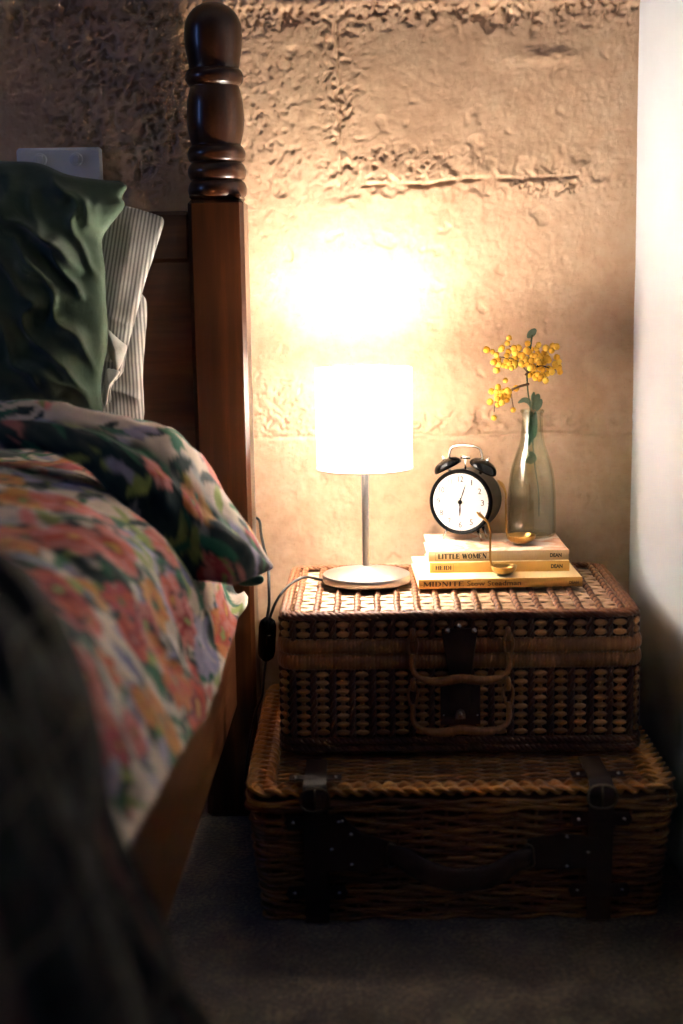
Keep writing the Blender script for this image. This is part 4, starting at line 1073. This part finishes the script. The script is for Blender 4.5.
# ------------------------------------------------------------------ brass ladles
def ladle(label, loc, R, depth, pts, rot):
    lx = thing('brass_ladle', label, 'ladle', loc, (0, 0, rot), 'small brass ladles')
    w = MB(); n = 9
    outer = [(max(.0001, R*math.sin(PI/2*i/n)), depth*(1-math.cos(PI/2*i/n))) for i in range(n+1)]
    outer[0] = (.0001, 0); outer.insert(1, (R*.10, 0))
    inner = [(max(.0001, (R-.0012)*math.sin(PI/2*i/n)), .0012+(depth-.0012)*(1-math.cos(PI/2*i/n))) for i in range(n, -1, -1)]
    w.lathe(outer+[(R+.0006, depth+.0004), (R-.0006, depth+.0006)]+inner, 40, cap=False); w.build('bowl', M['brass'], lx)
    w = MB(); q = cat_(pts, 8); S = np.linspace(0, 1, len(q))
    w.tube(q, np.interp(S, [0, .1, .5, .72, .86, 1], [.0024, .0017, .0015, .0020, .0029, .0006]), 10, up=(0, 1, 0), flat=.55); w.build('stem', M['brass'], lx)
    return lx
la = at(504, 567, 2.030)
def rel(px, py, Y, o): return np.array(at(px, py, Y))-np.array(o)
oa = (la[0], 2.030, ZT+.0137)
ladle('small brass ladle resting at the front of the stack, before the yellow book', oa, .0185, .0135,
      [(-.0165, 0, .0110), rel(490.5, 560, 2.030, oa), rel(490.3, 545, 2.028, oa), rel(490.6, 533, 2.027, oa), rel(488.5, 524, 2.024, oa), rel(484, 518.5, 2.021, oa), rel(480, 515, 2.019, oa), rel(476.5, 512, 2.017, oa)], 0)
lb = at(520.5, 537, 2.118)
ob_ = (lb[0], 2.112, ZB+.0002)
ladle('small brass ladle on the top book in front of the glass bottle', ob_, .0225, .0135,
      [(-.0200, .002, .0115), rel(506.3, 528, 2.114, ob_), rel(506, 515, 2.114, ob_), rel(505.8, 503, 2.114, ob_), rel(506, 495, 2.116, ob_), rel(504.5, 489, 2.118, ob_), rel(501.5, 484, 2.12, ob_), rel(497.5, 480, 2.122, ob_)], 0)

# ------------------------------------------------------------------ glass bottle and wattle sprig
vb = at(531.5, 533, 2.180)
VX, VY = vb[0], 2.180
bottle = thing('glass_bottle', 'clear greenish glass bottle with a slender neck, standing on the top book', 'bottle', (VX, VY, ZB))
vp = [(.0001, .0008), (.024, .0012), (.031, .0004), (.0352, .003), (.0368, .009), (.0370, .030), (.0366, .055), (.0356, .078), (.0335, .096), (.0300, .112), (.0250, .128), (.0205, .141), (.0178, .152), (.0163, .166), (.0158, .182), (.0160, .1905), (.0180, .193), (.0184, .1955), (.0170, .1972)]
outer = cat_(vp, 4)
inner = [(max(.0001, r-.0022), z) for r, z in vp[4:-1]][::-1]+[(.0345, .006), (.028, .0045), (.0001, .0055)]
w = MB(); w.lathe(outer, 64, cap=False); w.lathe(cat_([(.0160, .1970)]+inner, 4), 64, cap=False); w.build('glass_body', M['glass'], bottle)
r_ = random.Random(3)
sprig = thing('wattle_sprig', 'sprig of yellow wattle pom-pom blossoms in the glass bottle', 'flower', (VX, VY, ZB))
def vs(px, py, dy=0): return at(px, py, VY+dy)-np.array([VX, VY, ZB])
w = MB()
root = (.004, .004, .120)
main = cat_([(.012, .004, .030), (.011, .004, .070), (.004, .003, .118), vs(531, 420), vs(530, 405), vs(528, 392), vs(527, 375), vs(530, 352), vs(532, 335)], 8)
w.tube(main, np.linspace(.0008, .0013, len(main)), 8, up=(0, 1, 0)); w.build('stem', M['stem'], sprig)
w = MB()
br = [[vs(528, 385), vs(520, 386), vs(511, 390), vs(503, 393), vs(497, 397)], [vs(527, 372), vs(518, 362), vs(508, 358), vs(495, 357)], [vs(528, 372, -.004), vs(540, 366, -.006), vs(549, 368), vs(559, 370)], [vs(529, 365), vs(536, 358), vs(545, 358)], [vs(528, 368), vs(520, 352), vs(509, 346)], [vs(503, 393), vs(496, 400), vs(494, 412)], [vs(511, 390), vs(512, 400), vs(514, 410)]]
for q in br: w.tube(cat_(q, 6), .00075, 6, up=(0, 1, 0))
w.tube(cat_([vs(529, 384, -.003), vs(521, 386, -.004), vs(513, 389, -.004), vs(510, 392, -.004)], 6), [.0018]*19, 6, up=(0, 1, 0))
w.tube(cat_([vs(525, 375, -.004), vs(532, 370, -.006), vs(538, 366, -.006)], 6), .0014, 6, up=(0, 1, 0))
w.build('twigs', M['twig'], sprig)
def leaf(pts, wd, mat, name='leaf'):
    w = MB(); q = cat_(pts, 6); S = np.linspace(0, 1, len(q)); hw = wd*np.sin(PI*(S*.94+.03))**.8
    T = np.gradient(q, axis=0); T /= np.linalg.norm(T, axis=1, keepdims=True); sd = np.cross(T, [0, 1, 0]); sd /= np.linalg.norm(sd, axis=1, keepdims=True)+1e-9
    G = np.stack([q-sd*hw[:, None], q-sd*hw[:, None]*.4+[0, -.0012, 0], q+[0, .0004, 0], q+sd*hw[:, None]*.4+[0, -.0012, 0], q+sd*hw[:, None]], 1)
    w.grid(G); w.grid(G+[0, .0006, 0], flip=True); return w.build(name, mat, sprig)
leaf([vs(527.5, 338), vs(530, 335), vs(533.5, 331.5), vs(536, 329)], .0056, M['leaf'])
leaf([vs(528, 352), vs(529, 349), vs(528.5, 346)], .003, M['leaf'])
leaf([vs(533, 410), vs(535, 404), vs(537, 398), vs(539, 394)], .0060, M['leaf'])
leaf([vs(536, 411), vs(539, 405), vs(541.5, 399)], .0045, M['leaf'])
leaf([vs(531, 408), vs(529, 402), vs(524, 400), vs(518, 403)], .0042, M['leaf'])
leaf([vs(534, 404), vs(533, 398), vs(534, 392)], .0035, M['leaf'])
for k in range(7):
    leaf([vs(530+r_.uniform(-3, 3), 446-r_.uniform(0, 6), r_.uniform(-.006, .006)), vs(531+r_.uniform(-3, 4), 432, r_.uniform(-.006, .006)), vs(532+r_.uniform(-3, 4), 414-r_.uniform(0, 4), r_.uniform(-.006, .006))], .0040, M['leaf_deep'])
for (a, b) in (((526, 463), (534, 456)), ((529, 464), (537, 458)), ((536, 460), (529, 452))): leaf([vs(*a, -.004), vs((a[0]+b[0])/2, (a[1]+b[1])/2-1, -.006), vs(*b, -.004)], .0042, M['leaf'])
# blossoms
cent = []
def cl(n, cx, cy, sx, sy, dep):
    k = 0; tries = 0
    while k < n and tries < 4000:
        tries += 1
        p = vs(r_.gauss(cx, sx), r_.gauss(cy, sy), r_.gauss(0, dep))
        if all(np.linalg.norm(p-q) > .0056 for q in cent): cent.append(p); k += 1
cl(34, 538, 362, 9, 8, .012); cl(14, 545, 370, 7, 5, .010); cl(20, 515, 358, 9, 7, .012); cl(9, 496, 362, 4, 6, .008); cl(16, 504, 395, 5, 5, .008)
for p in ((494, 418), (513, 410), (559, 368), (555, 364), (509, 338), (490, 402), (560, 372)): cent.append(vs(*p))
more = len(cent)
cl(24, 536, 360, 11, 9, .016); cl(12, 512, 358, 11, 8, .016); cl(6, 503, 394, 6, 6, .010)
mass = MB()
for ib, p in enumerate(cent):
    w = MB() if ib < 100 else mass; R = r_.uniform(.0040, .0052); nb_, mb_ = 12, 8
    th = np.linspace(0, PI, mb_+1)[:, None]; a = (np.arange(nb_)*2*PI/nb_)[None, :]
    rr = R*(1+.10*rng.uniform(-1, 1, (mb_+1, nb_)))
    w.grid(np.stack([rr*np.sin(th)*np.cos(a), rr*np.sin(th)*np.sin(a), rr*np.cos(th)+0*a], -1)+p, r_.uniform(0, 1), cv=True, flip=True)
    if ib < 100: w.build('blossom', M['blossom'], sprig)
tag(mass.build('blossom_mass', M['blossom'], sprig), kind='stuff')

# ------------------------------------------------------------------ light
win = bpy.data.lights.new('window_daylight', 'AREA'); win.shape = 'RECTANGLE'; win.size = wy1-wy0-.08; win.size_y = wz1-wz0-.08
win.color = (.22, .38, 1.0); win.energy = 8.5
wo = bpy.data.objects.new('window_daylight', win); C.objects.link(wo)
wo.location = (XL-.10, (wy0+wy1)/2, (wz0+wz1)/2); wo.rotation_euler = (0, -PI/2, 0); wo.rotation_euler = (PI/2, 0, -PI/2)
world = bpy.data.worlds.new('world'); sc.world = world; world.use_nodes = True
world.node_tree.nodes['Background'].inputs[0].default_value = (.55, .70, 1, 1); world.node_tree.nodes['Background'].inputs[1].default_value = .3
sc.view_settings.view_transform = 'Standard'; sc.view_settings.look = 'None'; sc.view_settings.gamma = 1; sc.view_settings.use_curve_mapping = False
sc.view_settings.exposure = 0.0
try:
    sc.cycles.use_denoising = True; sc.cycles.denoiser = 'OPENIMAGEDENOISE'
    sc.cycles.sample_clamp_indirect = 0; sc.cycles.max_bounces = 10; sc.cycles.transparent_max_bounces = 16; sc.cycles.caustics_refractive = False; sc.cycles.caustics_reflective = False
except Exception: pass
